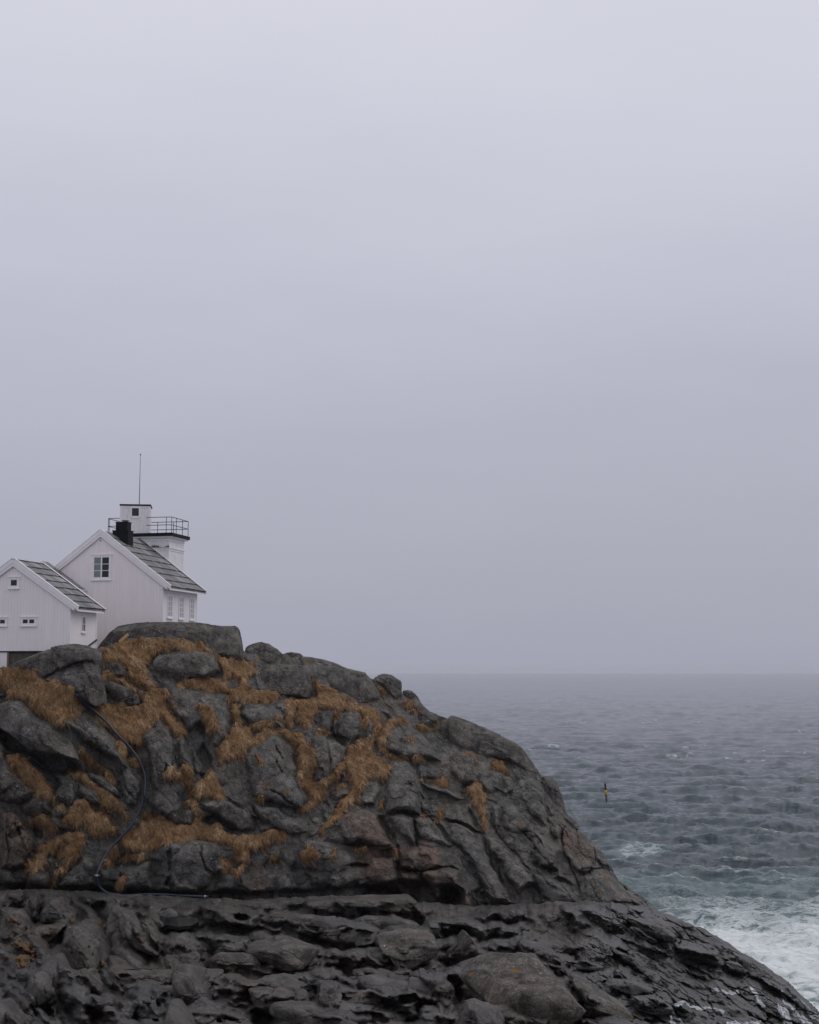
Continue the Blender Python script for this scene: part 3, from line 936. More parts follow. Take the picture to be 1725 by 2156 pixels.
Y0 = Y0 + .8 * fbm(cpx * .006, cpy * .006, None, 3, .5, 21) * np.clip(tt * (1 - tt) * 5, 0, 1)
wx, wy = warp(cpx, cpy)
D = stack_blocks(np.zeros_like(cpx), wx, wy, BLOCKS)
D = cut(D, wx, wy, HOLLOWS, [])
jit = 60 * perlin(cpx * .006, cpy * .006, None, 33)
lo_ = sstep(1690, 1800, cpy + jit) * sstep(1050, 850, cpx + jit)
rt_ = sstep(820, 960, cpx + jit) * (1 - lo_)
lf_ = sstep(520, 380, cpx + jit) * (1 - lo_) * (1 - rt_)
strata = [(.85, lf_), (1.15, np.clip(1 - lo_ - rt_ - lf_, 0, 1)), (.95, rt_), (.12, lo_)]
turf = region(cpx + 3.5 * fbm(cpx * .09, cpy * .09, None, 3, .6, 41), cpy + 3.5 * fbm(cpx * .09, cpy * .09, None, 3, .6, 42), TURF, 2, STRIPS)
soft = 1 - .75 * sstep(-3, 5, turf)
inb = np.clip(D / .6, 0, 1)
D = 1.05 * D + rel_rock(cpx, cpy, strata, 115, 46, .32, 100) * soft * (1 - .72 * inb) * (1 - .35 * rt_)
D = D + .55 * (facets(cpx, cpy, .95, 330, 120, 140, 1.2, .4, .2) * rt_ + facets(cpx, cpy, .6, 260, 120, 150, 1.2, .4, .2) * (1 - rt_))
D = D + .36 * soft * (facets(cpx, cpy, .98, 420, 46, 160, .25, .28, .8) * rt_ + .8 * facets(cpx, cpy, .85, 330, 34, 165, .25, .35, .9) * lf_)
D = .42 * D + .58 * wear(D, 2.6, 1.8)
D = cut(D, wx, wy, [], CLEFTS)
D = D + .22 * sstep(-1, 7, turf)
edge_fade = np.clip(tt * 14 + .8, 0, 1) * np.clip((1370 - cpx) / 40, 0, 1)
Yc = Y0 - D * np.clip((1400 - cpx) / 60, .25, 1)
P = at(cpx, cpy, Yc)
P, NRM = roughen(P, 1.0, 0)
NRM = np.where(NRM[..., 1:2] > 0.5, -NRM, NRM)
# over the crest
top = P[-1]
back = []
drop = np.interp(pxs, [-300, 560, 640, 900, 1372], [.02, .05, .3, .55, .7])
for k in range(1, 26):
    s = 26.0 * (k / 25.0) ** 1.6
    q = top.copy()
    q[:, 0] *= (top[:, 1] + s * .5) / top[:, 1]
    q[:, 1] += s
    q[:, 2] -= drop * s + .035 * s * s * np.interp(pxs, [-300, 560, 700, 1372], [.15, .3, .9, 1.1])
    q[:, 2] = np.maximum(q[:, 2], -20.0)
    back.append(q)
wall_end = back[-1].copy(); wall_end[:, 2] = -20.0; wall_end[:, 1] += 1.5
PP = np.concatenate([P, np.stack(back + [wall_end])], 0)
red = np.zeros(PP.shape[:2]); red[:NR] = sstep(-6, 10, region(wx, wy, RED))
wet = np.zeros(PP.shape[:2])
wet[:NR] = np.clip(.75 * sstep(1660, 1880, cpy) * sstep(-.1, .35, fbm(cpx * .013, cpy * .004, None, 3, .6, 61)), 0, 1)
cliff = mesh_obj('headland', PP.reshape(-1, 3), grid_faces(*PP.shape[:2])[:, ::-1], M_ROCK, None, True, {'red': red, 'wet': wet})
tag(cliff, 'dark rounded bedrock hill with clefts and dead turf rising from the shore', 'rocky hill', None, 'structure')


def cliff_depth(px, py):
    """depth of the hill's surface at a plan point"""
    c = int(np.argmin(np.abs(pxs - px)))
    r = int(np.clip(round((bs[c] - py) / (bs[c] - sk[c]) * (NR - 1)), 0, NR - 1))
    return P[r, c]


# ---- shelf of wave-washed rock at the foot of the hill
SBLOCKS = [
    ('b:830,515 1130,490 1150,600 1185,740 1000,750 900,690 790,600', 2.6, 26, -.6, -.6), ('b:620,460 720,410 900,415 1000,440 1070,490 830,510 640,480', 2.0, 16, 0, .3),
    ('b:1080,460 1150,420 1330,420 1440,460 1490,560 1440,590 1330,490 1140,490', 2.2, 16, 0, 0), ('b:430,570 490,490 600,465 680,480 570,520 560,590', 1.6, 14, 0, 0),
    ('b:560,590 580,540 680,485 800,500 790,600 700,610', 1.5, 14, 0, .2), ('b:0,470 200,490 390,570 200,560 0,560', 1.2, 20, 0, -1.0),
    ('b:-20,600 100,545 300,560 440,640 430,730 250,750 50,700', 2.6, 30, 0, .5), ('b:720,620 850,615 890,700 870,760 760,690', 1.6, 16, 0, .3),
    ('b:990,800 1060,745 1200,770 1280,860 1300,980 1230,1060 1100,870', 2.2, 20, .3, .3), ('b:1310,500 1420,560 1410,640 1240,710 1240,640 1300,600', 1.6, 12, 0, .4),
    ('b:1310,870 1400,800 1550,690 1725,655 c:130,565 240,620 320,700 440,790 465,880 430,940 300,1000 0,1000', 3.6, 34, .8, -.5),
    ('b:1310,970 1420,930 1540,960 1600,1050 1500,1200 1300,1100', 2.2, 24, 0, .6),
    ('c:370,670 450,720 580,790 690,870 725,940 450,910 460,840', 2.6, 24, .5, 0), ('c:440,915 600,905 700,935 760,1000 440,1000', 2.0, 16, .3, 0),
    ('c:100,490 260,520 330,600 345,650 240,620 130,560', 1.4, 14, .2, 0), ('c:700,410 760,420 850,480 850,500 750,460', 1.6, 10, .3, 0),
    ('c:690,370 850,370 950,440 955,500 860,480', 1.8, 14, .4, 0), ('c:950,520 1050,515 1170,560 1210,630 1100,580 990,560', 1.9, 12, .4, .2),
    ('c:630,330 680,340 700,390 640,370', 1.4, 10, .2, 0), ('c:350,600 470,600 560,640 480,650', 1.2, 10, .3, 0),
    ('c:940,830 1000,825 1045,870 1010,890 940,870', 1.2, 10, 0, .2), ('c:700,790 850,790 940,820 920,880 760,860', 1.4, 12, .2, 0),
    ('c:1210,600 1290,620 1330,680 1240,650', 1.3, 8, .2, 0), ('c:560,700 700,700 830,770 700,780', 1.2, 10, .3, 0),
    ('b:520,310 720,285 900,280 1050,295 1040,380 980,390 900,340 720,310', 2.2, 12, 0, .2), ('b:340,330 540,310 600,390 520,400 400,350', 1.8, 16, 0, .1),
    ('b:110,390 480,430 490,470 330,470 200,440', 1.3, 10, 0, -.2), ('b:130,430 300,450 330,510 180,490', 1.3, 10, 0, .3), ('b:320,465 460,470 440,530 350,510', 1.3, 9, 0, .3),
    ('a:255,310 350,300 400,360 430,450 260,460', 2.3, 20, 0, .1), ('a:150,270 200,262 240,300 250,450 170,440', 2.0, 14, 0, .1),
    ('a:30,260 110,245 145,290 110,390 30,310', 1.9, 14, 0, 0), ('a:660,390 720,350 820,440 890,580 780,610 720,600 680,480', 2.4, 18, .3, 0),
    ('a:390,520 430,470 500,500 600,640 640,760 450,750 410,640', 2.4, 24, .5, -.3), ('a:220,480 340,460 420,470 330,590 240,570', 1.9, 20, 0, .2),
    ('a:1030,560 1110,520 1260,610 1250,700 1100,650 1040,740', 2.0, 18, .2, 0), ('a:1060,660 1200,640 1260,700 1250,760 1080,760', 1.8, 14, 0, .2),
    ('a:1140,490 1280,450 1450,455 1725,480 1725,540 1580,570 1300,530 1170,570', 1.6, 16, 0, -.8), ('a:1350,560 1540,560 1600,690 1450,700 1350,640', 2.2, 18, 0, .4),
    ('a:170,770 260,740 340,800 350,950 250,1000 180,900', 2.2, 18, 0, .4), ('a:400,745 560,740 650,870 640,930 560,880 430,800', 2.1, 16, .2, 0),
    ('a:700,760 900,750 1090,760 1110,840 960,850 800,860', 1.8, 14, 0, .2), ('a:860,940 960,950 1000,1060 860,1050', 1.6, 12, 0, .2),
    ('a:1040,940 1120,960 1130,1060 1050,1040', 1.6, 12, 0, .2), ('a:760,950 860,960 840,1070 740,1080', 1.6, 12, 0, .2),
    ('a:1230,750 1400,770 1450,830 1400,870 1280,820', 1.9, 14, 0, .2), ('a:1330,700 1560,710 1725,730 1725,800 1450,790', 1.7, 14, 0, .2),
    ('a:1560,880 1725,860 1725,980 1600,960', 1.7, 14, 0, .2), ('a:0,370 100,380 190,450 200,530 0,560', 2.0, 20, 0, 0),
    ('a:750,370 830,400 960,600 1000,680 930,640 860,540', 1.6, 10, .3, 0), ('a:880,440 940,450 1000,560 1010,660 950,580', 1.5, 10, .3, 0),
    ('a:690,300 790,310 800,350 700,350', 1.2, 10, 0, 0), ('a:800,370 900,380 920,410 830,420', 1.2, 8, 0, 0), ('a:1330,310 1390,320 1390,370 1340,360', 1.2, 8, 0, 0),
    ('a:1400,370 1540,320 1725,330 1725,380 1500,390', 1.2, 12, 0, -.2), ('a:1460,400 1550,390 1600,440 1470,450', 1.3, 9, 0, .2),
    ('b:870,760 1000,755 990,800 1100,880 1000,870', 1.2, 10, .2, 0), ('b:640,760 740,730 860,760 960,860 860,870 760,830', 1.8, 16, .2, .2),
    ('b:40,870 200,860 290,900 260,1020 60,960', 1.9, 14, 0, .3), ('b:280,880 360,900 380,1030 270,1020', 1.8, 10, 0, .3),
    ('b:570,880 770,880 900,940 880,1000 600,990', 1.6, 12, 0, .5), ('b:600,1000 880,1010 1000,1090 620,1090', 1.4, 12, 0, .5),
    ('b:920,900 1050,880 1090,960 940,980', 1.5, 12, 0, .4), ('b:440,820 540,840 580,900 540,1040 430,1000', 1.7, 12, 0, .3),
]
DRY = [SBLOCKS[10][0], SBLOCKS[0][0], SBLOCKS[5][0], SBLOCKS[12][0], SBLOCKS[33][0]]
SHOLL = [('b:0,1010 200,1010 380,1040 560,1060 560,1200 0,1200', 1.7, 10), ('a:550,1000 740,1020 740,1200 530,1200', 1.4, 10), ('a:0,900 60,900 60,1200 0,1200', 0.8, 10),
         ('a:1600,990 1725,990 1725,1200 1500,1200', 1.5, 10), ('a:350,900 420,880 520,960 480,1200 340,1200', 1.1, 10), ('b:1220,700 1420,650 1400,700 1250,745', 1.1, 6),
         ('b:700,1020 830,1020 900,1090 640,1090', 1.0, 8), ('c:1000,640 1140,700 1130,740 1000,700', 0.9, 8), ('c:700,640 820,700 860,740 740,720', 0.7, 6)]
SCLEFT = [('a:0,330 160,370 210,460 200,540', 4, .8), ('a:430,440 470,540 590,690', 5, .8), ('a:640,440 640,620 680,740', 6, 1.0), ('b:1290,880 1320,960 1300,1090', 6, 1.2),
          ('c:250,600 300,660 310,740 300,880 240,960', 2.5, .8), ('c:0,930 60,960', 3, .5), ('a:1020,640 1040,740', 4, .6), ('b:1320,500 1300,640', 2.5, .6),
          ('b:940,540 1010,570 1060,600', 2, .3), ('c:450,900 470,960', 4, .8), ('a:1300,440 1140,440 1000,410', 6, .8)]
_SE = np.array([(-320, 1872), (0, 1875), (70, 1872), (180, 1875), (250, 1882), (400, 1890), (520, 1895), (650, 1888), (720, 1885), (860, 1883), (880, 1900),
                (1000, 1908), (1100, 1902), (1180, 1899), (1240, 1896), (1300, 1902), (1370, 1914), (1392, 1920), (1420, 1930), (1480, 1955), (1530, 1984), (1600, 2024),
                (1660, 2070), (1690, 2098), (1725, 2132), (1760, 2165), (1800, 2205)], float)
_SYE = np.array([(-320, 81), (1250, 82), (1370, 83), (1480, 82), (1600, 79), (1725, 76), (1800, 75)], float)
_SYF = np.array([(-320, 49), (600, 50), (1000, 52), (1300, 56), (1500, 61), (1650, 67), (1725, 73.0), (1800, 74.2)], float)
qxs = np.concatenate([np.arange(-1120, -120, 10.0), np.arange(-120, 1772.0, 1.6)]); NS = 330
se = np.interp(qxs, _SE[:, 0], _SE[:, 1]) + 3.2 * fbm(qxs * .035, qxs * 0 + 9.1, None, 4, .6, 15)
PB = 2240.0
pf = np.linspace(0, 1, NS)[:, None] ** .92
spy = se[None] + (PB - se)[None] * pf
spx = np.broadcast_to(qxs[None], spy.shape).copy()
ye = np.interp(qxs, _SYE[:, 0], _SYE[:, 1])[None]; yf = np.interp(qxs, _SYF[:, 0], _SYF[:, 1])[None]
Ys = ye + (yf - ye) * (spy - se[None]) / np.maximum(2156 - se, 60)[None]
# keep the sheet above the sea to its right and rolling
swx, swy = warp(spx, spy, 5.0, .035, 303)
SD, inside = stack_loaves(np.zeros_like(spx), swx, swy, SBLOCKS)
SD = cut(SD, swx, swy, SHOLL, [])
right = sstep(1050, 1400, spx + .4 * (spy - 1900))
lft = sstep(420, 250, spx + 80 * perlin(spx * .006, spy * .008, None, 35)) * (1 - right)
depthk = np.clip((spy - se[None]) / 13, .2, 1)
calm = 1 - .82 * inside * (1 - right)
pack = fronts(spx, spy, .10, 125, 54, 260) + .38 * fronts(spx + 40, spy + 9, .2, 52, 22, 262)
packl = fronts(spx, spy, .85, 120, 56, 264) + .38 * fronts(spx + 40, spy + 9, .95, 52, 22, 266)
SD = SD + depthk * (1 - .85 * inside) * (1 - .75 * right) * (pack * (1 - lft) + packl * lft)
SD = SD + depthk * calm * (rel_rock(spx, spy, [(.15, np.clip(1 - right - lft, 0, 1)), (.95, lft)], 90, 34, .42, 200) + rel_rock(spx, spy, [(.50, right)], 150, 21, 1.35, 230))
SDw = wear(SD, 2.4, 2.2)
keep_ = .16 + .6 * right
SD = SDw * (1 - keep_) + SD * keep_
SD = cut(SD, swx, swy, [], SCLEFT)
SD = SD + depthk * (.75 * fbm(spx * .009, spy * .018, None, 3, .5, 240))
Ysf = Ys - SD * np.clip((spy - se[None]) / 8, .15, 1)
SP_ = at(spx, spy, Ysf)
SP_[..., 2] = np.maximum(SP_[..., 2], -19.6)
SP_, SNRM = roughen(SP_, .8, 7)
stop = SP_[0]; sb = []
for k in range(1, 14):
    s = 9.0 * (k / 13.0) ** 1.5
    q = stop.copy(); q[:, 1] += s
    q[:, 2] -= s * np.interp(qxs, [-300, 1200, 1372, 1800], [.18, .22, .75, .8]) + .02 * s * s
    q[:, 2] = np.maximum(q[:, 2], -20.0); sb.append(q)
SPP = np.concatenate([np.stack(sb[::-1]), SP_], 0)
swet = np.zeros(SPP.shape[:2])
swet[13:] = np.clip(.66 * (1 - .8 * sstep(0, 14, region(swx, swy, DRY))) + sstep(-40, 160, spx + .55 * (spy - 1912) - 1300 + 60 * fbm(spx * .01, spy * .02, None, 3, .5, 250)) + .3 * sstep(.05, .5, fbm(spx * .008, spy * .012, None, 4, .6, 251)), 0, 1)
swet[:13] = swet[13]
sred = np.zeros_like(swet); sred[13:] = .8 * sstep(.05, .45, fbm(spx * .01, spy * .012, None, 3, .6, 252)) * (1 - right)
# ------------------------------------------------------------------ sea
SEA_Z = -18.0


def ocean_tile(n, L, wind, wdir, seed, lmin, lmax, chop):
    r = np.random.default_rng(seed)
    k1 = 2 * np.pi * np.fft.fftfreq(n, L / n)
    kx, ky = np.meshgrid(k1, k1)
    k = np.hypot(kx, ky); k[0, 0] = 1
    Lw = wind * wind / 9.81
    cosw = (kx * math.cos(wdir) + ky * math.sin(wdir)) / k
    ph = np.exp(-1 / (k * Lw) ** 2) / k ** 3.55 * (0.03 + cosw ** 4)
    lam = 2 * np.pi / k
    ph *= np.exp(-(lmin / lam) ** 2) * (lam < lmax); ph[0, 0] = 0
    h = (r.normal(size=(n, n)) + 1j * r.normal(size=(n, n))) * np.sqrt(ph)
    f = lambda q: np.real(np.fft.ifft2(q))
    z = f(h); dx = f(-1j * kx / k * h); dy = f(-1j * ky / k * h)
    s = z.std(); z, dx, dy = z / s, dx / s, dy / s
    jac = f(kx * kx / k * h) / s, f(ky * ky / k * h) / s, f(kx * ky / k * h) / s
    return dict(z=z, dx=dx * chop, dy=dy * chop, jx=jac[0], jy=jac[1], jc=jac[2], L=L, n=n)


def sample(T, key, X, Y, rot):
    c, s = math.cos(rot), math.sin(rot)
    u = (X * c + Y * s) / T['L'] * T['n']; v = (-X * s + Y * c) / T['L'] * T['n']
    i, j = np.floor(u), np.floor(v); a, b = u - i, v - j
    n = T['n']; i0, j0 = i.astype(int) % n, j.astype(int) % n; i1, j1 = (i0 + 1) % n, (j0 + 1) % n
    A = T[key]
    return A[j0, i0] * (1 - a) * (1 - b) + A[j0, i1] * a * (1 - b) + A[j1, i0] * (1 - a) * b + A[j1, i1] * a * b


TIERS = [ocean_tile(1024, 230.0, 4.6, R(-101), 5, lm, 120, 1.0) for lm in (.8, 1.5, 3.6)]
T2 = ocean_tile(512, 43.0, 2.6, R(-88), 6, .5, 8.0, 1.0)
# radial sheet: fine in the sector the shore looks out on, coarse elsewhere
az = np.concatenate([np.linspace(-60, -3.2, 60)[:-1], np.linspace(-3.2, 19.5, 1150)[:-1], np.linspace(19.5, 60, 50)])
az = np.radians(az)
dep = np.concatenate([np.linspace(900, 26, 860)[:-1], 26 * np.exp(-np.linspace(0, 2.36, 80))])     # rows below the horizon
rr = -SEA_Z * F / dep
RR, AZ = np.meshgrid(rr, az, indexing='ij')
SX, SY = RR * np.sin(AZ), RR * np.cos(AZ)
A1, A2 = 0.25, 0.085
w1 = np.clip(1.2 - RR / 5200, .4, 1)
w2 = np.clip(1.4 - RR / 260, 0, 1)
t1_, t2_ = sstep(180, 420, RR), sstep(600, 1700, RR)


def swell(key):
    return (1 - t1_) * sample(TIERS[0], key, SX, SY, 0.0) + t1_ * (1 - t2_) * sample(TIERS[1], key, SX, SY, 0.0) + t1_ * t2_ * sample(TIERS[2], key, SX, SY, 0.0)


shore = np.clip(1 - np.hypot(SX - 32, SY - 95) / 60, 0, 1)
sz = (A1 * (1 + .55 * shore)) * swell('z') * w1 + A2 * sample(T2, 'z', SX, SY, .6) * w2
gust = np.clip(.95 + .45 * fbm(SX * .010, SY * .006, None, 3, .5, 410), .65, 1.15)
sz = sz * gust
sdx = .65 * A1 * gust * swell('dx') * w1
sdy = .65 * A1 * gust * swell('dy') * w1
J = (1 - A1 * swell('jx')) * (1 - A1 * swell('jy')) - (A1 * swell('jc')) ** 2
cap = sstep(.56, .26, J) * .9 * np.clip(1.1 - RR / 2600, 0, 1) * sstep(.0, .3, fbm(SX * .02, SY * .02, None, 3, .6, 401))
pxw, pyw = project(np.stack([SX, SY, np.full_like(SX, SEA_Z)], -1))
fwx, fwy = pxw + 16 * fbm(SX * .05, SY * .035, None, 4, .55, 402), pyw + 12 * fbm(SX * .05, SY * .035, None, 4, .55, 403)
FO_H = region(fwx, fwy, ['V:1385,1925 1450,1918 1560,1912 1640,1925 1725,1915 2700,1915 2700,2400 1450,2400 1400,2000'])
FO_M = region(fwx, fwy, ['V:1270,1850 1330,1858 1380,1862 1500,1868 1620,1858 1725,1845 2700,1840 2700,2400 1250,2400'])
FO_P = region(fwx, fwy, ['V:1285,1795 1310,1783 1350,1776 1395,1784 1400,1800 1370,1812 1320,1812'])
FO_S = region(fwx, fwy, ['V:1480,1680 1560,1678 1580,1686 1500,1690', 'V:1560,1735 1630,1738 1600,1747', 'V:1580,1728 1600,1725 1600,1733'])
foam = np.maximum.reduce([.52 * sstep(-70, 20, FO_M), .52 * sstep(-70, 20, FO_M) + .30 * sstep(-30, 60, FO_H), .62 * sstep(-8, 8, FO_P), .45 * sstep(-8, 4, FO_S)])
aer = np.maximum(.26 * sstep(-45, 25, FO_M) + .45 * sstep(-20, 60, FO_H), .25 * sstep(-12, 8, FO_P))
aer = np.clip(aer + .10 * sstep(.3, 1.2, sz / A1) , 0, 1)
SX = np.clip(SX, -14000, 14000)
SEA = np.stack([SX - sdx, SY - sdy, SEA_Z + sz + .12 * foam], -1)
sea = mesh_obj('sea', SEA.reshape(-1, 3), grid_faces(*SX.shape)[:, ::-1], M_WATER, None, True, {'foam': foam, 'aerated': aer, 'cap': cap})
tag(sea, 'grey choppy sea with small whitecaps and white surf beside the rocks', 'sea', None, 'structure')
# ------------------------------------------------------------------ boulders lying on the hill
BOULDERS = [
    # name label, outline, (depth bias m, thickness towards us, thickness away, lean), subdivisions
    ('long flat-topped grey outcrop boulder just below the main house', 'V:203,1347 222,1328 258,1315 300,1311 350,1309 400,1311 445,1318 478,1317 492,1321 503,1337 511,1362 516,1390 495,1400 450,1384 400,1378 330,1380 260,1384 214,1372', (-1.6, 1.1, 3.0, .35), 6, -.4),
    ('rounded dark boulder on the skyline right of the long outcrop', '2:935,215 985,188 1080,166 1150,180 1230,230 1285,290 1335,350 1325,395 1180,395 1000,380 945,310', (-.7, 1.1, 1.6, .45), 6, 0),
    ('small pale boulder peeping over the skyline', '2:1285,300 1340,272 1400,266 1470,280 1510,310 1480,350 1300,345', (-1.5, .6, .8, .4), 5, 0),
    ('largest dark boulder on the skyline, sloping towards the sea', '5:-40,90 60,64 180,68 300,84 400,120 520,185 660,222 720,290 790,430 790,510 740,560 650,572 500,510 380,440 280,370 150,290 40,220', (-.6, 1.5, 2.4, .5), 6, 0),
    ('low grey boulder with a dark hollow underside in the turf below the skyline', '2:960,520 1000,410 1100,385 1250,378 1440,398 1530,440 1590,540 1655,680 1625,718 1500,700 1280,680 1200,650 960,640', (.1, 1.3, 1.6, .5), 6, 0),
    ('pale grey boulder with turf hanging over its top edge', '1:1420,420 1500,270 1570,255 1640,262 2:200,230 330,235 500,275 610,280 650,340 700,450 702,555 600,530 450,520 350,560 230,595 130,640 30,610 1:1500,590', (.35, 1.4, 1.6, .5), 6, 0),
    ('broad lichen-spotted boulder against the foundation of the small house', '1:80,430 220,365 390,260 520,205 640,185 740,195 800,230 950,235 1015,290 990,345 850,335 700,375 560,455 430,540 350,500 250,460', (-.3, 1.3, 1.6, .35), 6, 0),
    ('rounded boulder with a black undercut below the lichen-spotted one', '1:425,550 600,440 720,370 850,335 960,370 1000,450 985,560 1040,650 1060,730 930,800 800,755 740,650 650,585', (.5, 1.5, 1.4, .35), 6, 0),
    ('small blocky dark rock wedged beside the undercut boulder', '1:950,400 1000,375 1130,370 1235,400 1238,490 1100,505 990,480', (.5, .7, .9, .3), 5, 0),
    ('small dark wedge of rock sticking out above the pipe', '1:1010,560 1060,545 1190,610 1310,650 1290,700 1160,745 1060,680', (.9, .7, .8, .3), 5, 0),
    ('long slanting slab of smooth grey rock at the left edge', '1:-60,800 0,775 70,735 170,735 250,800 330,880 520,960 600,1040 680,1130 780,1280 792,1355 700,1300 600,1200 500,1200 400,1218 280,1135 100,1015 -40,940', (1.0, 1.2, 1.3, .3), 6, 0),
    ('small round rock in the turf beside the pipe', '1:1155,815 1250,710 1350,668 1412,720 1385,795 1200,842', (.5, .7, .8, .4), 5, 0),
    ('small dark rock half sunk in turf at the left edge', '1:-40,590 20,610 70,640 85,690 40,720 -40,740', (.5, .5, .6, .3), 5, 0),
    ('cracked round boulder on the crest with turf tufts behind it', '5:730,285 745,245 820,233 900,255 980,310 1010,380 1010,440 960,500 880,450 850,420 800,330', (.0, 1.0, 1.4, .4), 6, 0),
    ('smooth low boulder behind the cracked round one', '5:1010,400 1040,395 1100,405 1160,460 1190,515 1100,530 1010,500', (-.6, .8, 1.2, .4), 5, 0),
    ('grey boulder with a turf-filled crack left of the whaleback', '5:1080,610 1180,570 1280,600 1335,640 1355,700 1335,810 1250,795 1140,710', (.2, .9, 1.2, .45), 6, 0),
    ('long smooth whaleback boulder on the seaward skyline', 'V:921,1512 947,1506 990,1522 1028,1536 1058,1555 1079,1566 1112,1582 1134,1607 1142,1630 1130,1645 1074,1607 1038,1599 1002,1594 947,1569 921,1545', (.2, 1.2, 1.7, .4), 6, 0),
    ('knobbly boulder overhanging the seaward slope', '7:708,590 760,583 820,638 860,720 880,800 886,862 820,855 760,800 722,710', (.0, .8, 1.3, .3), 6, 0),
    ('small ribbed rock perched on the seaward edge below the knobbly boulder', '7:830,862 900,870 960,920 996,970 980,1002 920,988 870,950', (.0, .6, 1.0, .3), 5, 0),
]
_ico = {}


def ico(n):
    if n not in _ico:
        import bmesh
        bm = bmesh.new(); bmesh.ops.create_icosphere(bm, subdivisions=n, radius=1.0)
        v = np.array([q.co[:] for q in bm.verts]); f = np.array([[l.vert.index for l in p.loops] for p in bm.faces]); bm.free()
        _ico[n] = (v, f)
    return _ico[n]


def radial(poly, c, th):
    """distance from c to the outline in direction th"""
    p = np.asarray(poly) - c; q = np.roll(p, -1, 0)
    best = np.zeros_like(th)
    dx, dy = np.cos(th), np.sin(th)
    for a, b in zip(p, q):
        e = b - a; den = dx * e[1] - dy * e[0]
        den = np.where(np.abs(den) < 1e-9, 1e-9, den)
        t = (a[0] * e[1] - a[1] * e[0]) / den
        s = (a[0] * dy - a[1] * dx) / den
        best = np.where((t > 0) & (s >= -1e-6) & (s <= 1 + 1e-6), np.maximum(best, t), best)
    return best


def make_lump(poly, C, tf, tb, lean, sub, seed, ang, rough=1.0, cuts=11, rim=.8, lo=.70):
    """a worn rock: the outline seen from the front, bulging towards and away from us, with joint faces and cracks"""
    k = C[1] / F
    d_ = np.hypot(*(np.roll(poly, -1, 0) - poly).T)
    mid_ = (poly + np.roll(poly, -1, 0)) / 2
    c = (mid_ * d_[:, None]).sum(0) / d_.sum()
    n, f = ico(sub)
    rho = np.hypot(n[:, 0], n[:, 2]); th = np.arctan2(-n[:, 2], n[:, 0])          # plan y runs down
    th2 = np.linspace(-np.pi, np.pi, 721); r2 = radial(poly, c, th2)
    ker = np.exp(-np.linspace(-2, 2, 13) ** 2); ker /= ker.sum()
    r2 = np.convolve(np.concatenate([r2[-7:-1], r2, r2[1:7]]), ker, 'valid')
    rad = np.interp(th, th2, r2)
    px_, py_ = rad * rho ** rim * np.cos(th), rad * rho ** rim * np.sin(th)
    cc = np.sqrt(np.clip(1 - rho ** 2.6, 0, 1)) * np.sign(n[:, 1])
    dep_ = np.where(cc < 0, cc * tf * .85, cc * tb)                     # -y is towards us
    X = C[0] + px_ * k; Z = C[2] - py_ * k
    Yq = C[1] + dep_ - lean * py_ * k
    V = np.stack([X, Yq, Z], -1)
    nn = n / np.linalg.norm(n, axis=1, keepdims=True)
    size = np.sqrt(r2.mean()) * k
    o_ = seed * 13.7
    front = np.clip(.35 + .65 * np.abs(n[:, 1]), 0, 1)
    dd = .12 * fbm(X * .6 + o_, Yq * .6, Z * .6, 3, .45, 500) + .015 * fbm(X * 3 + o_, Yq * 3, Z * 3, 3, .55, 501)
    f1, f2, cid = worley((X + .5 * Z) * .7 + o_ + .3 * fbm(X, Yq, Z, 2), (Z - .4 * X + .3 * Yq) * 1.1, 502)
    dd = dd + .14 * (cid - .5) - .16 * np.exp(-((f2 - f1) / .06) ** 2)
    rg = np.abs(perlin(X * .55 + o_, Yq * .55, Z * 1.4, 503))
    dd = dd - .12 * np.exp(-(rg / .035) ** 2)
    V = V + nn * (dd * front * rough * min(1.0, .35 + size * .2))[:, None]
    # broken faces: shave the lump along a few joint planes
    rb = np.random.default_rng(40 + seed)
    ctr = V.mean(0)
    for _k in range(cuts):
        pn = rb.normal(size=3) * np.array([1, .8, 1]) + np.array([0, -.5, .15]); pn /= np.linalg.norm(pn)
        hd_ = (V - ctr) @ pn; lim = hd_.max() * rb.uniform(lo, .93)
        V = V - pn * (np.clip(hd_ - lim, 0, None) * .88)[:, None]
    _qx, _qy = project(V)
    V = V + nn * (.16 * rough * front * rel_rock(_qx + 300 * seed, _qy, [(ang, np.ones(len(V)))], 80, 34, 1.0, 520))[:, None]
    V = V + nn * (.015 * fbm(V[:, 0] * 2.2, V[:, 1] * 2.2, V[:, 2] * 2.2, 4, .6, 505))[:, None]
    px_v, _py = project(V); sx_ = (poly[:, 0].max() - poly[:, 0].min()) / (px_v.max() - px_v.min()); sz_ = (poly[:, 1].max() - poly[:, 1].min()) / (_py.max() - _py.min())
    V[:, 0] = C[0] + (V[:, 0] - C[0]) * sx_; V[:, 2] = C[2] + (V[:, 2] - C[2]) * sz_
    px_v, _py = project(V)
    V[:, 0] += k * ((poly[:, 0].max() + poly[:, 0].min()) - (px_v.max() + px_v.min())) / 2
    V[:, 2] -= k * ((poly[:, 1].max() + poly[:, 1].min()) - (_py.max() + _py.min())) / 2
    return V, f


def centre(poly):
    d_ = np.hypot(*(np.roll(poly, -1, 0) - poly).T)
    return (((poly + np.roll(poly, -1, 0)) / 2) * d_[:, None]).sum(0) / d_.sum()


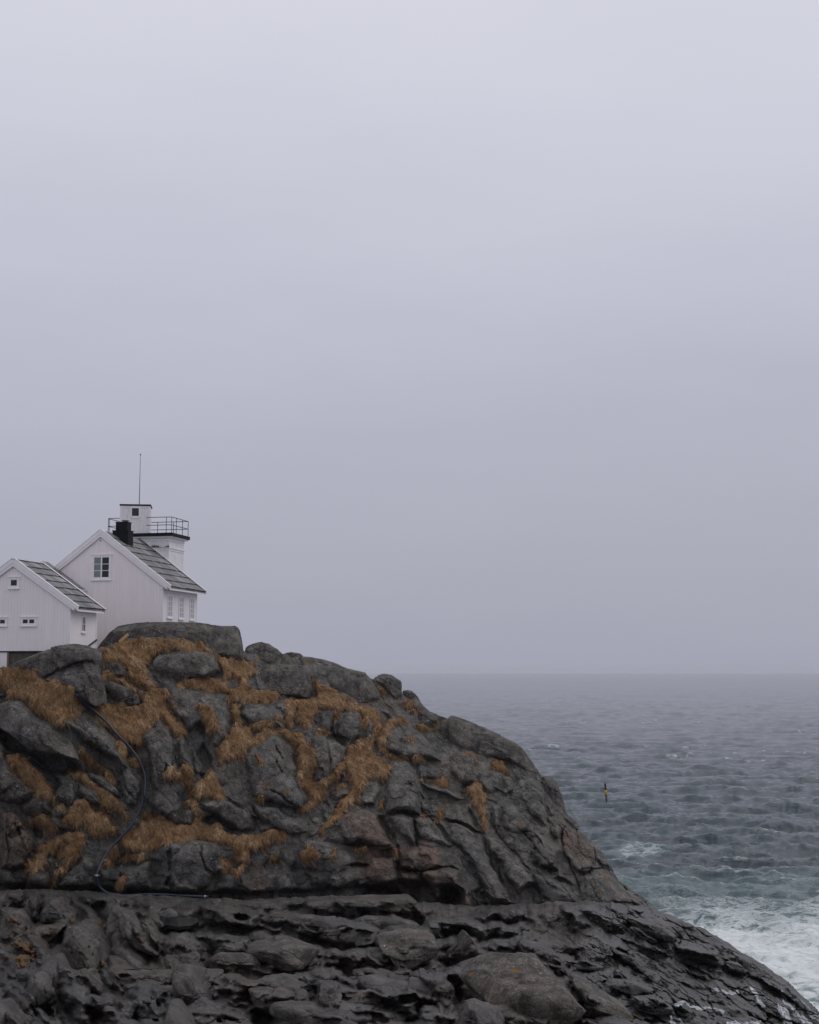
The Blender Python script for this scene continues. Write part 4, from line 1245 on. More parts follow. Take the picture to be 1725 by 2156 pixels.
for bi, (lab, txt, (bias, tf, tb, lean), sub, dz) in enumerate(BOULDERS):
    poly = np.array(S(txt)); c = centre(poly)
    C = at(c[0], c[1], cliff_depth(c[0], min(c[1] + 6, 1900))[1] + .35 - bias * .6)
    V, f = make_lump(poly, C, tf, tb, lean + .15, sub, bi, .8 if c[0] < 500 else .6)
    zb = V[:, 2].min(); org = np.array([C[0], C[1], zb])
    ob = mesh_obj('boulder', V - org, f, M_ROCK, None, True, {'red': np.full(len(V), .12), 'wet': np.zeros(len(V))})
    ob.location = org
    tag(ob, lab, 'boulder', 'boulders bedded along the top of the hill')

# the knobs of bedrock that make up the shelf, welded to it as one body
kv, kf, kw, kr = [SPP.reshape(-1, 3)], [], [swet.ravel()], [sred.ravel()]
tot = len(kv[0])
pale = {SBLOCKS[10][0], SBLOCKS[0][0], SBLOCKS[12][0]}
for si, (txt, a_, w_, tx, ty) in enumerate(SBLOCKS):
    if ty <= -.8: continue
    poly = np.array(S(txt)); c = centre(poly)
    if poly[:, 1].max() > 2235: poly[:, 1] = np.minimum(poly[:, 1], 2235); c = centre(poly)
    col_ = int(np.argmin(np.abs(qxs - c[0])))
    row_ = int(np.argmin(np.abs(spy[:, col_] - (c[1] + .15 * np.ptp(poly[:, 1])))))
    Yk = SP_[row_, col_, 1]; k = Yk / F
    wm_, hm_ = np.ptp(poly[:, 0]) * k, np.ptp(poly[:, 1]) * k
    tf = .42 * min(wm_, hm_ * 1.3) + .15
    C = at(c[0], c[1], Yk + .25 * tf)
    V, f = make_lump(poly, C, tf, tf * 2.2 + .5, float(np.clip(.75 - .9 * ty, .2, 1.6)), 5, 100 + si, .15 if c[0] > 450 else .9, 1.25, 15, .55, .58)
    kv.append(V); kf.append(f + tot); tot += len(V)
    right_ = float(sstep(1050, 1400, c[0] + .4 * (c[1] - 1900)))
    kw.append(np.full(len(V), 0.0 if txt in pale else .58 + .42 * right_)); kr.append(np.full(len(V), .25 * (1 - right_)))
rs = random.Random(12); done = 0
for _try in range(900):
    if done >= 34: break
    x_, y_ = rs.uniform(-60, 1330), rs.uniform(1905, 2190)
    col_ = int(np.argmin(np.abs(qxs - x_)))
    if y_ < se[col_] + 16: continue
    row_ = int(np.argmin(np.abs(spy[:, col_] - y_)))
    if inside[row_, col_] > .25 or right[row_, col_] > .5: continue
    done += 1
    far_ = (y_ - 1890) / 270
    w_, h_ = rs.uniform(40, 80) * (.6 + far_), rs.uniform(14, 24) * (.6 + far_)
    g_ = .9 if x_ < 420 else rs.uniform(-.1, .3)
    pts_ = []
    for q in range(9):
        t_ang = 2 * math.pi * q / 9; r_ = rs.uniform(.72, 1.12)
        u_x, u_y = w_ * r_ * math.cos(t_ang), h_ * r_ * math.sin(t_ang)
        pts_.append((x_ + u_x * math.cos(g_) - u_y * math.sin(g_), y_ + u_x * math.sin(g_) + u_y * math.cos(g_)))
    poly = np.array(pts_); k = SP_[row_, col_, 1] / F; hm_ = np.ptp(poly[:, 1]) * k
    tf = .5 * hm_ + .1
    C = at(x_, y_, SP_[row_, col_, 1] + .3 * tf)
    V, f = make_lump(poly, C, tf, tf * 2 + .5, rs.uniform(.4, 1.3), 4, 300 + done, g_, 1.1, 12, .6, .6)
    kv.append(V); kf.append(f + tot); tot += len(V)
    kw.append(np.full(len(V), rs.uniform(.5, .85))); kr.append(np.full(len(V), rs.uniform(0, .35)))
gq = grid_faces(*SPP.shape[:2])
gq = np.concatenate([gq[:, [0, 1, 2]], gq[:, [0, 2, 3]]])
shelf = mesh_obj('rock_shelf', np.concatenate(kv), np.concatenate([gq] + kf), M_ROCK, None, True, {'red': np.concatenate(kr), 'wet': np.concatenate(kw)})
tag(shelf, 'low wave-washed shelf of dark folded rock in front of the hill, wet towards the sea', 'rock shelf', None, 'structure')

# ------------------------------------------------------------------ dead turf
lump = .5 + .5 * fbm(P[..., 0] * 1.4, P[..., 1] * 1.4, P[..., 2] * 1.4, 3, .55, 600)
lump2 = fbm(P[..., 0] * 4.5, P[..., 1] * 4.5, P[..., 2] * 4.5, 3, .6, 601)
rise = np.clip(.06 + .42 * lump ** 2 + .05 * lump2, .02, .7) * sstep(-1.0, 6.0, turf)
GP = P + (NRM * .45 + np.array([0, -.45, .55])) * (rise - .05 * (turf < 1))[..., None]
gm = turf > -1.0
fk = gm[:-1, :-1] | gm[1:, :-1] | gm[:-1, 1:] | gm[1:, 1:]
gf = grid_faces(*turf.shape, keep=fk)[:, ::-1]
u_, inv = np.unique(gf.ravel(), return_inverse=True)
GV = GP.reshape(-1, 3)[u_]
gface = inv.reshape(gf.shape)
# blades: rooted over the mat, combed downhill, in wind-laid tufts
a0, b0, c0 = GV[gface[:, 0]], GV[gface[:, 1]], GV[gface[:, 3]]
area = np.linalg.norm(np.cross(b0 - a0, c0 - a0), axis=1)
area = np.minimum(area, np.percentile(area, 97))
NB = 320000
pick = rng.choice(len(gface), NB, p=area / area.sum())
q1, q2 = rng.random(NB)[:, None], rng.random(NB)[:, None]
root = a0[pick] + (b0 - a0)[pick] * q1 + (c0 - a0)[pick] * q2
fn = np.cross(b0 - a0, c0 - a0)[pick]; fn /= np.linalg.norm(fn, axis=1, keepdims=True) + 1e-9
fn = np.where(fn[:, 1:2] > 0, -fn, fn)
wq = lambda s, k: fbm(root[:, 0] * s + k, root[:, 1] * s, root[:, 2] * s, 2, .5, 610 + k)
comb = np.stack([1.5 * wq(.8, 1) + .8 * wq(3.0, 4) + .35, -.25 + .8 * wq(1.1, 2), -.75 + .9 * wq(1.0, 3)], 1)
comb += rng.normal(0, .36, (NB, 3))
comb -= fn * (comb * fn).sum(1, keepdims=True) * .8
comb /= np.linalg.norm(comb, axis=1, keepdims=True) + 1e-9
L = rng.gamma(5, .045, NB).clip(.08, .5)[:, None]
lift = rng.uniform(.05, .40, NB)[:, None]
p0 = root - fn * .03
p1 = p0 + (comb * .45 + fn * .42 * lift) * L
p2 = p0 + (comb * .85 + fn * .42 * lift) * L + np.array([0, 0, -.10]) * L
p3 = p0 + (comb * 1.1 + fn * .22 * lift) * L + np.array([0, 0, -.32]) * L
side = np.cross(comb, fn); side /= np.linalg.norm(side, axis=1, keepdims=True) + 1e-9
wd = rng.uniform(.004, .011, NB)[:, None]
BV = np.stack([p0 - side * wd, p0 + side * wd, p1 - side * wd, p1 + side * wd, p2 - side * wd * .8, p2 + side * wd * .8, p3], 1)
tint = np.clip(.55 + .30 * wq(1.1, 5) / .5 + rng.normal(0, .18, NB), 0, 1)
tint = np.repeat(tint[:, None], 7, 1) + np.array([-.12, -.12, 0, 0, .06, .06, .10])
i7 = (np.arange(NB) * 7)[:, None]
BT = np.concatenate([i7 + np.array([[0, 1, 3]]), i7 + np.array([[0, 3, 2]]), i7 + np.array([[2, 3, 5]]), i7 + np.array([[2, 5, 4]]), i7 + np.array([[4, 5, 6]])])
turf_o = mesh_obj('dead_grass', GV, gface, M_GMAT, None, True)
tag(turf_o, 'matted brown dead grass filling the ledges and clefts of the hill', 'grass', None, 'stuff')
bl = mesh_obj('grass_blades', BV.reshape(-1, 3), BT, M_GRASS, turf_o, True, {'tint': np.clip(tint, 0, 1).ravel()})
bl['kind'] = 'stuff'
# weeds on the long outcrop's crown and moss among the shelf rocks come with the runoff below

# ------------------------------------------------------------------ foam running off the wet rocks
RUN = [('c:955,820 1000,825 1060,845 1150,850 1210,870 1230,930 1210,900 1160,870 1050,860 990,835 930,880 960,900 990,945 910,945 925,880', 2),
       ('c:1130,748 1180,750 1290,770 1297,788 1220,780 1150,764', 2), ('c:1340,740 1380,760 1410,810 1445,870 1415,862 1385,815', 2),
       ('c:1480,740 1520,760 1560,800 1600,860 1650,900 1690,945 1640,945 1590,885 1530,810', 2), ('c:1500,820 1560,870 1585,945 1535,945 1505,870', 2),
       ('c:1545,710 1600,716 1640,760 1700,830 1640,795 1590,738', 2), ('c:1610,800 1680,870 1735,900 1735,940 1680,905', 2), ('c:1220,930 1410,928 1410,975 1220,975', 2)]
rn = region(spx + 4 * fbm(spx * .05, spy * .05, None, 3, .6, 700), spy + 4 * fbm(spx * .05, spy * .05, None, 3, .6, 701), [a for a, _ in RUN])
gap = fbm((spx * .55 + spy * .83) * .035, (spy * .55 - spx * .83) * .16, None, 3, .55, 702)
rm = (rn - .2 + 2.2 * gap) > 0
rk = rm[:-1, :-1] & rm[1:, :-1] & rm[:-1, 1:] & rm[1:, 1:]
rf = grid_faces(*rm.shape, keep=rk)
u2, inv2 = np.unique(rf.ravel(), return_inverse=True)
RP = (SP_ + np.array([0, -.03, .03])).reshape(-1, 3)[u2]
tag(mesh_obj('runoff_water', RP, inv2.reshape(rf.shape), M_FOAM, None, True), 'white water running off the black rocks at the lower right', 'white water', None, 'structure')

MOSSP = ['a:560,480 650,420 680,480 700,560 640,600 680,720 650,730 580,600', 'a:60,570 150,550 240,600 240,680 130,780 100,720 130,650', 'a:330,480 390,490 400,530 340,600', 'a:420,400 470,420 480,480 430,450',
         'a:200,930 240,960 220,1000', 'a:810,460 850,500 900,600 850,560', 'a:720,610 780,640 760,660', 'a:20,390 150,430 180,500 60,470']
mo = region(spx + 8 * fbm(spx * .06, spy * .06, None, 3, .6, 710), spy + 8 * fbm(spx * .06, spy * .06, None, 3, .6, 711), MOSSP)
mm = (mo + 12 * fbm(spx * .09, spy * .09, None, 3, .6, 712)) > 3
mk = mm[:-1, :-1] & mm[1:, :-1] & mm[:-1, 1:] & mm[1:, 1:]
mf = grid_faces(*mm.shape, keep=mk)
u3, inv3 = np.unique(mf.ravel(), return_inverse=True)
MP = (SP_ + np.array([0, -.30, .12])[None, None] * (1 + .9 * fbm(spx * .2, spy * .2, None, 2, .5, 713))[..., None]).reshape(-1, 3)[u3]
m_sh = simple('brown_shore_turf', (0.085, 0.045, 0.016), 0.9, 0.6, 7.0, 0.9)
tag(mesh_obj('shore_turf', MP, inv3.reshape(mf.shape), m_sh, None, True), 'thin rusty turf in the cracks of the shelf at the lower left', 'turf', None, 'stuff')

# rain pool on the shelf
pool = S('a:975,418 1060,410 1150,415 1240,425 1250,450 1200,475 1120,482 1040,470 985,445')
yp = float(np.interp(1150, _SYE[:, 0], _SYE[:, 1]))
pcol = int(np.argmin(np.abs(qxs - 370)))
pc = SP_[int(np.argmin(np.abs(spy[:, pcol] - 1940))), pcol]
pv = [ray(a, b) * (pc[2] + .25) / ray(a, b)[2] for a, b in pool]
pb = MB().prism([(p[0], p[1]) for p in pv], 'z', pc[2] + .10, pc[2] + .25)
M_POOL = simple('still_pool_water', (0.010, 0.011, 0.012), 0.08, 0.3, 1.0, 0.05)
tag(pb.build('rain_pool', M_POOL), 'still dark rain pool in a hollow of the rock shelf', 'pool', None, 'structure')

# ------------------------------------------------------------------ pipe snaking down the hill
hp = S('V:160,1462 172,1473 190,1490 212,1509 230,1525 250,1550 275,1575 292,1597 303,1620 307,1645 304,1675 295,1705 275,1740 252,1766 235,1782 217,1808 206,1834 203,1850 208,1867 221,1878 238,1883 270,1885 310,1883 350,1884 400,1886.5 437,1888')
hp = np.array(hp)
tq = np.concatenate([[0], np.cumsum(np.hypot(*np.diff(hp, axis=0).T))]); ts = np.linspace(0, tq[-1], 150)


def crom(t, y):
    out = np.interp(ts, t, y)
    for _ in range(3): out[1:-1] = (out[:-2] + 2 * out[1:-1] + out[2:]) / 4
    return out


hx, hy = crom(tq, hp[:, 0]), crom(tq, hp[:, 1])
hd = np.array([min(cliff_depth(x + a, y + b)[1] for a in (-9, -4, 0, 4, 9) for b in (-9, -4, 0, 4, 9)) for x, y in zip(hx, hy)]) - .30
hd = np.where(hy > 1872, np.minimum(hd, 82.2), hd)
for _ in range(25):
    hd2 = hd.copy(); hd2[1:-1] = (hd[:-2] + 2 * hd[1:-1] + hd[2:]) / 4; hd = np.minimum(hd, hd2 + .0) if _ < 12 else hd2
hpts = at(hx, hy, hd)
MB().tube(hpts, .052, 10)
horg = Vector(hpts[-1])
pipe = empty('water_pipe', horg)
tag(pipe, 'dark blue plastic pipe snaking down the rocks from the turf to the shelf', 'pipe')
MB().tube([Vector(p) - horg for p in hpts], .072, 10).build('hose', M_HOSE, pipe, True)
M_CLAMP = simple('pale_metal_clamp', (0.35, 0.34, 0.33), 0.4, 0.2, 8.0, 0.0, 0.6)
for px_, py_ in ((204.5, 1842), (430, 1887.6)):
    i = int(np.argmin(np.hypot(hx - px_, hy - py_)))
    a, b = Vector(hpts[max(i - 1, 0)]), Vector(hpts[min(i + 1, 149)])
    d = (b - a).normalized(); m = Vector(hpts[i])
    MB().tube([m - d * .05 - horg, m + d * .05 - horg], .085, 12).box(*(m.x - horg.x - .16, m.x - horg.x + .16, m.y - horg.y - .02, m.y - horg.y + .02, m.z - horg.z - .03, m.z - horg.z + .03)).build('clamp', M_CLAMP, pipe)

# plank
pa, pb_ = at(251.5, 1351.5, 90.5), at(270.5, 1335.5, 90.5)
mid_ = (pa + pb_) / 2; vec = Vector(pb_ - pa)
plank = MB().box(-vec.length / 2, vec.length / 2, -.03, .03, -.10, .10).build('plank', M_PLANK)
plank.location = mid_; plank.rotation_euler = (R(-20), -math.atan2(vec.z, vec.x), 0)
tag(plank, 'yellow wooden plank leaning in the turf below the main house', 'plank')

# ------------------------------------------------------------------ spar buoy
bx = empty('spar_buoy', (27.43, 200.5, -19.2)); bx.rotation_euler = (R(3), R(-4.5), 0)
tag(bx, 'slim black and yellow spar buoy leaning in the open sea', 'buoy')


def lathe(prof, n=20):
    m = MB(); V = []; fs = []
    for r_, z_ in prof:
        V += [(r_ * math.cos(2 * math.pi * k / n), r_ * math.sin(2 * math.pi * k / n), z_) for k in range(n)]
    for i in range(len(prof) - 1):
        fs += [(i * n + k, i * n + (k + 1) % n, (i + 1) * n + (k + 1) % n, (i + 1) * n + k) for k in range(n)]
    fs += [tuple(range(n - 1, -1, -1)), tuple((len(prof) - 1) * n + k for k in range(n))]
    return m.add(V, fs)


o = lathe([(.15, -.6), (.15, 2.08)]).build('lower_band', M_BLACK, bx, True)
lathe([(.153, 2.08), (.153, 2.98)]).build('middle_band', M_YEL, bx, True)
lathe([(.15, 2.98), (.146, 3.5)]).build('upper_band', M_BLACK, bx, True)
lathe([(.152, 3.5), (.155, 3.74), (.10, 3.90), (.04, 3.96), (.03, 4.08)]).build('top_cap', M_CAP, bx, True)
# ------------------------------------------------------------------ houses
PHI = R(-13.0)
HD = Vector((math.cos(PHI), math.sin(PHI), 0)); HB = Vector((-math.sin(PHI), math.cos(PHI), 0))
HO = Vector((-16.798, 97.0, 0.0))          # front right corner of the main house


def local_empty(name, u, v, z):
    return empty(name, HO + HD * u + HB * v + Vector((0, 0, z)), PHI)


class Frame:
    """building in house coordinates (u right, v back, z up); parts are stored relative to their thing"""
    def __init__(s, root, u, v, z): s.root, s.o = root, Vector((u, v, z))
    def mb(s):
        m = MB(); o = s.o
        class Q(MB):
            def build(q, name, mat, parent=None, smooth=False):
                q.v = [(a - o.x, b - o.y, c - o.z) for a, b, c in q.v]
                return MB.build(q, name, mat, parent or s.root, smooth)
        return Q()


def window_front(fr, u0, u1, z0, z1, v, cols, rows, mats, trim=.13, sash=.05, name='window'):
    """window in a wall that faces -v; outer size u0..u1, z0..z1"""
    m = fr.mb()
    a, b, c, d = u0 + trim, u1 - trim, z0 + trim, z1 - trim * .8
    m.box(u0, a, v - .045, v + .02, z0, z1).box(b, u1, v - .045, v + .02, z0, z1)
    m.box(a, b, v - .044, v + .02, d, z1).box(a, b, v - .044, v + .02, z0, c)
    m.box(u0 - .04, u1 + .04, v - .085, v + .02, z1, z1 + .035)
    w = m.build(name, M_TRIM)
    s = fr.mb()
    s.box(a, a + sash, v - .032, v - .004, c, d).box(b - sash, b, v - .032, v - .004, c, d)
    s.box(a + sash, b - sash, v - .031, v - .004, d - sash, d).box(a + sash, b - sash, v - .031, v - .004, c, c + sash)
    ia, ib, ic, id_ = a + sash, b - sash, c + sash, d - sash
    for i in range(1, cols):
        x = ia + (ib - ia) * i / cols; h = .05 if cols == 2 else .025
        s.box(x - h, x + h, v - .033, v - .004, ic, id_)
    for j in range(1, rows):
        y = ic + (id_ - ic) * j / rows
        for i in range(cols):
            x0 = ia + (ib - ia) * i / cols + (.05 if i else 0); x1 = ia + (ib - ia) * (i + 1) / cols - (.05 if i < cols - 1 else 0)
            s.box(x0, x1, v - .028, v - .004, y - .018, y + .018)
    s.build('sash', M_TRIM, w)
    for i in range(cols):
        x0 = ia + (ib - ia) * i / cols; x1 = ia + (ib - ia) * (i + 1) / cols
        fr.mb().box(x0, x1, v - .016, v - .008, ic, id_).build('pane', mats[i], w)
    fr.mb().box(u0 - .03, u1 + .03, v - .10, v - .047, z0 - .04, z0 + .02).build('sill', M_TRIM, w)
    return w


def window_side(fr, v0, v1, z0, z1, u, cols, rows, mat, trim=.10, sash=.04):
    """window in a wall that faces +u"""
    m = fr.mb()
    a, b, c, d = v0 + trim, v1 - trim, z0 + trim, z1 - trim
    m.box(u - .02, u + .045, v0, a, z0, z1).box(u - .02, u + .045, b, v1, z0, z1)
    m.box(u - .02, u + .044, a, b, d, z1).box(u - .02, u + .044, a, b, z0, c)
    m.box(u - .02, u + .085, v0 - .04, v1 + .04, z1, z1 + .035)
    w = m.build('window', M_TRIM)
    s = fr.mb()
    s.box(u + .004, u + .032, a, a + sash, c, d).box(u + .004, u + .032, b - sash, b, c, d)
    s.box(u + .004, u + .031, a + sash, b - sash, d - sash, d).box(u + .004, u + .031, a + sash, b - sash, c, c + sash)
    ia, ib, ic, id_ = a + sash, b - sash, c + sash, d - sash
    for i in range(1, cols):
        x = ia + (ib - ia) * i / cols
        s.box(u + .004, u + .033, x - .03, x + .03, ic, id_)
    for j in range(1, rows):
        y = ic + (id_ - ic) * j / rows
        for i in range(cols):
            x0 = ia + (ib - ia) * i / cols + (.03 if i else 0); x1 = ia + (ib - ia) * (i + 1) / cols - (.03 if i < cols - 1 else 0)
            s.box(u + .004, u + .028, x0, x1, y - .018, y + .018)
    s.build('sash', M_TRIM, w)
    fr.mb().box(u + .008, u + .016, ia, ib, ic, id_).build('pane', mat, w)
    fr.mb().box(u + .047, u + .11, v0 - .03, v1 + .03, z0 - .05, z0 + .01).build('sill', M_TRIM, w)
    return w


def gable_roof(fr, uc, half, z_ridge, z_eave, v0, v1, ncourse, seed):
    """two slopes of lapped slate courses, bargeboards, eave boards, ridge"""
    sl = math.hypot(half, z_ridge - z_eave); cu, cz = half / sl, (z_ridge - z_eave) / sl
    rr_ = random.Random(seed)
    m = fr.mb()
    for sgn in (1, -1):
        m.prism([(uc, z_ridge - .05), (uc + sgn * half, z_eave - .05), (uc + sgn * half, z_eave - .13), (uc, z_ridge - .13)], 'y', v0 + .03, v1 - .03)
        for i in range(ncourse):
            t0, t1 = sl * i / ncourse, sl * (i + 1) / ncourse + .05
            if i == ncourse - 1: t1 = sl + .03
            nseg = 5
            for q in range(nseg):       # each course in a few lengths that do not lie quite level
                va = v0 + .02 + (v1 - v0 - .04) * q / nseg; vb = v0 + .02 + (v1 - v0 - .04) * (q + 1) / nseg - .004
                l0, l1 = -.045, .012 + rr_.uniform(-.006, .012)
                def pt(t, l): return (uc + sgn * (t * cu + l * cz), z_ridge - t * cz + l * cu)
                j = rr_.uniform(-.02, .02)
                m.prism([pt(t0, l0), pt(t0, l0 + .028), pt(t1 + j, l1 + .032), pt(t1 + j, l1)], 'y', va, vb)
    roof = m.build('roof', M_ROOF)
    for vf, nm in ((v0, -1), (v1, 1)):
        b = fr.mb()
        for sgn in (1, -1):
            def pt(t, l): return (uc + sgn * (t * cu + l * cz), z_ridge - t * cz + l * cu)
            def drop(t, dz): p = pt(t, 0); return (p[0], p[1] - dz)
            b.prism([(uc, z_ridge + .05), (pt(sl + .05, .06)), drop(sl + .05, .22), (uc, z_ridge - .24)], 'y', *sorted((vf, vf + nm * .035)))
            b.prism([(uc, z_ridge - .20), drop(sl - .25, .18), drop(sl - .25, .40), (uc, z_ridge - .46)], 'y', *sorted((vf - nm * .02, vf + nm * .012)))
            b.prism([pt(0, .055), pt(sl + .04, .055), pt(sl + .04, .085), pt(0, .085)], 'y', *sorted((vf + nm * .05, vf - nm * .11)))
        b.build('bargeboard', M_TRIM)
    for sgn in (1, -1):
        e = fr.mb()
        u1 = uc + sgn * (half - .02)
        e.box(*sorted((u1, u1 - sgn * .04)), v0 + .05, v1 - .05, z_eave - .26, z_eave - .06)
        e.box(*sorted((u1 - sgn * .04, u1 - sgn * (half * .14))), v0 + .06, v1 - .06, z_eave - .19, z_eave - .155)
        e.build('eave_board', M_TRIM)
    so = fr.mb()
    for sgn in (1, -1):
        so.prism([(uc, z_ridge - .135), (uc + sgn * (half - .06), z_eave - .10), (uc + sgn * (half - .06), z_eave - .125), (uc, z_ridge - .16)], 'y', v0 + .01, v0 + .115)
    so.build('soffit', M_TRIM)
    return roof


def walls(fr, uc, w, zb, ze, zr, v0, v1, mat, name='wall'):
    return fr.mb().prism([(uc - w, zb), (uc + w, zb), (uc + w, ze), (uc, zr), (uc - w, ze)], 'y', v0, v1).build(name, mat)


def corner_boards(fr, pts, zb, zt):
    for u, v, su, sv in pts:
        m = fr.mb()
        m.box(*sorted((u + su * .018, u - su * .11)), *sorted((v + sv * .018, v)), zb, zt)
        m.box(*sorted((u + su * .018, u)), *sorted((v, v - sv * .11)), zb, zt)
        m.build('corner_board', M_TRIM)


# ---- main house
Hm = local_empty('house', -4.65, 3.0, 1.6)
tag(Hm, 'large white wooden house with slate roof and black chimney beside the tower', 'house')
fm_ = Frame(Hm, -4.65, 3.0, 1.6)
walls(fm_, -4.65, 4.65, 1.2, 5.92, 9.45, 0, 6.25, M_WALL)
corner_boards(fm_, [(0, 0, 1, -1), (-9.3, 0, -1, -1), (0, 6.25, 1, 1)], 1.2, 5.55)
gable_roof(fm_, -4.65, 5.19, 9.76, 5.82, -.12, 6.50, 8, 1)
window_front(fm_, -5.33, -3.83, 6.30, 8.04, 0, 2, 3, [M_CURT, M_GLASS], .15)
for va, vb in ((.72, 1.70), (2.78, 3.78), (4.80, 5.76)):
    window_side(fm_, va, vb, 3.68, 5.33, 0, 2, 4, M_PALE)
fm_.mb().box(-4.75, -4.65, -.012, .01, 9.0, 9.06).build('vent', M_IRON)
# chimney, black sheet-clad
ch = fm_.mb().box(-4.52, -3.36, 1.50, 2.42, 8.55, 9.86).box(-4.55, -3.33, 1.47, 2.45, 9.84, 9.90).box(-4.34, -3.48, 1.62, 2.30, 9.90, 10.44).box(-4.37, -3.45, 1.59, 2.33, 10.44, 10.50)
ch = ch.build('chimney', M_TAR)
fm_.mb().box(-3.92, -3.62, 1.8, 2.1, 10.50, 10.58).box(-3.97, -3.57, 1.75, 2.15, 10.58, 10.63).build('chimney_pot', M_MAST, ch)
# porch roof in the corner between the two houses
fm_.mb().prism([(-8.6, 7.62), (-5.62, 5.60), (-5.62, 5.50), (-8.6, 7.50)], 'y', -1.15, -.02).build('porch_roof', M_ROOF)
fm_.mb().prism([(-8.6, 7.66), (-5.58, 5.62), (-5.58, 5.40), (-8.6, 7.44)], 'y', -1.20, -1.15).prism([(-5.62, 5.52), (-5.60, 5.64), (-5.66, 5.64), (-5.66, 5.38)], 'y', -1.15, -.02).build('porch_board', M_TRIM)
fm_.mb().prism([(-8.6, 1.3), (-5.95, 1.3), (-5.95, 5.62), (-8.6, 7.40)], 'y', -1.08, -.004).build('porch_wall', M_WALL)
# stub pipe by the gable foot
sp = fm_.mb().box(-2.72, -2.66, -.16, -.10, 2.2, 3.05).box(-2.66, -2.52, -.16, -.10, 2.99, 3.05)
sp.build('stub_pipe', M_IRON)

# ---- tower
Ht = local_empty('light_tower', -4.65, 8.1, 1.6)
tag(Ht, 'short square white lighthouse tower with black platform behind the main house', 'tower')
ft = Frame(Ht, -4.65, 8.1, 1.6)
T0, T1, TV0, TV1 = -6.94, -2.36, 6.54, 9.36
ft.mb().box(T0, T1, TV0, TV1, 1.2, 9.86).build('wall', M_WALL2)
ft.mb().box(T0 - .09, T1 + .09, TV0 - .09, TV1 + .09, 9.02, 9.07).box(T0 - .035, T1 + .035, TV0 - .035, TV1 + .035, 8.86, 9.02).build('string_course', M_TRIM)
corner_boards(ft, [(T1, TV0, 1, -1), (T1, TV1, 1, 1), (T0, TV0, -1, -1)], 1.3, 8.85)
P0, P1, PV0, PV1 = T0 - .35, T1 + .35, TV0 - .35, TV1 + .38
ft.mb().box(P0 + .10, P1 - .10, PV0 + .10, PV1 - .10, 9.80, 9.90).box(T0 - .05, T1 + .05, TV0 - .05, TV1 + .05, 9.58, 9.80).build('cornice', M_TRIM)
ft.mb().box(P0, P1, PV0, PV1, 9.90, 10.14).build('platform', M_TAR)
# weeds on the string course
rw = random.Random(4); wm = ft.mb()
for i in range(420):
    u = rw.uniform(-4.3, T1 + .02); v = TV0 - rw.uniform(.0, .08); h = rw.uniform(.05, .30) * (.6 + .4 * math.sin(u * 5)); dx = rw.uniform(-.07, .07); w_ = rw.uniform(.010, .02)
    wm.add([(u - w_, v, 9.06), (u + w_, v, 9.06), (u + dx, v - rw.uniform(0, .05), 9.06 + h)], [(0, 1, 2)])
weeds = wm.build('weeds', M_MOSS)
# lantern room, turned a little against the tower
LA = R(20)
lu, lv = -5.32, 7.22
def lw(a, b):      # local (across, back) -> house coordinates
    return (lu + a * math.cos(LA) - b * math.sin(LA), lv + a * math.sin(LA) + b * math.cos(LA))
def lbox(m, a0, a1, b0, b1, z0, z1):
    V = [(*lw(a, b), z) for z in (z0, z1) for b in (b0, b1) for a in (a0, a1)]
    return m.add(V, [(0, 2, 3, 1), (4, 5, 7, 6), (0, 1, 5, 4), (2, 6, 7, 3), (0, 4, 6, 2), (1, 3, 7, 5)])
LHW, LF, LBK = 1.085, -.92, .92
lan = lbox(ft.mb(), -LHW, LHW, LF, LBK, 10.14, 12.20).build('lantern_room', M_WALL2)
m = ft.mb()
for a in (-LHW - .015, LHW - .16): lbox(m, a, a + .175, LF - .025, LF, 10.2, 12.19)
lbox(m, -LHW + .16, LHW - .16, LF - .024, LF, 12.06, 12.19)
m.build('trim_board', M_TRIM, lan)
m = ft.mb(); lbox(m, -LHW - .05, LHW + .05, LF - .07, LBK + .07, 12.20, 12.31); m.build('felt_roof', M_TAR, lan)
m = ft.mb(); wc = .02
lbox(m, wc - .37, wc - .25, LF - .05, LF - .001, 11.36, 12.08); lbox(m, wc + .25, wc + .37, LF - .05, LF - .001, 11.36, 12.08)
lbox(m, wc - .25, wc + .25, LF - .049, LF - .001, 11.26, 11.44); lbox(m, wc - .25, wc + .25, LF - .049, LF - .001, 12.02, 12.10)
lbox(m, wc - .62, wc - .37, LF - .03, LF - .001, 11.10, 11.2); lbox(m, wc + .37, wc + .62, LF - .03, LF - .001, 11.10, 11.2)
m.build('window_frame', M_TRIM, lan)
m = ft.mb(); lbox(m, wc - .25, wc + .25, LF - .03, LF - .005, 11.44, 12.02); m.build('pane', M_GLASS, lan)
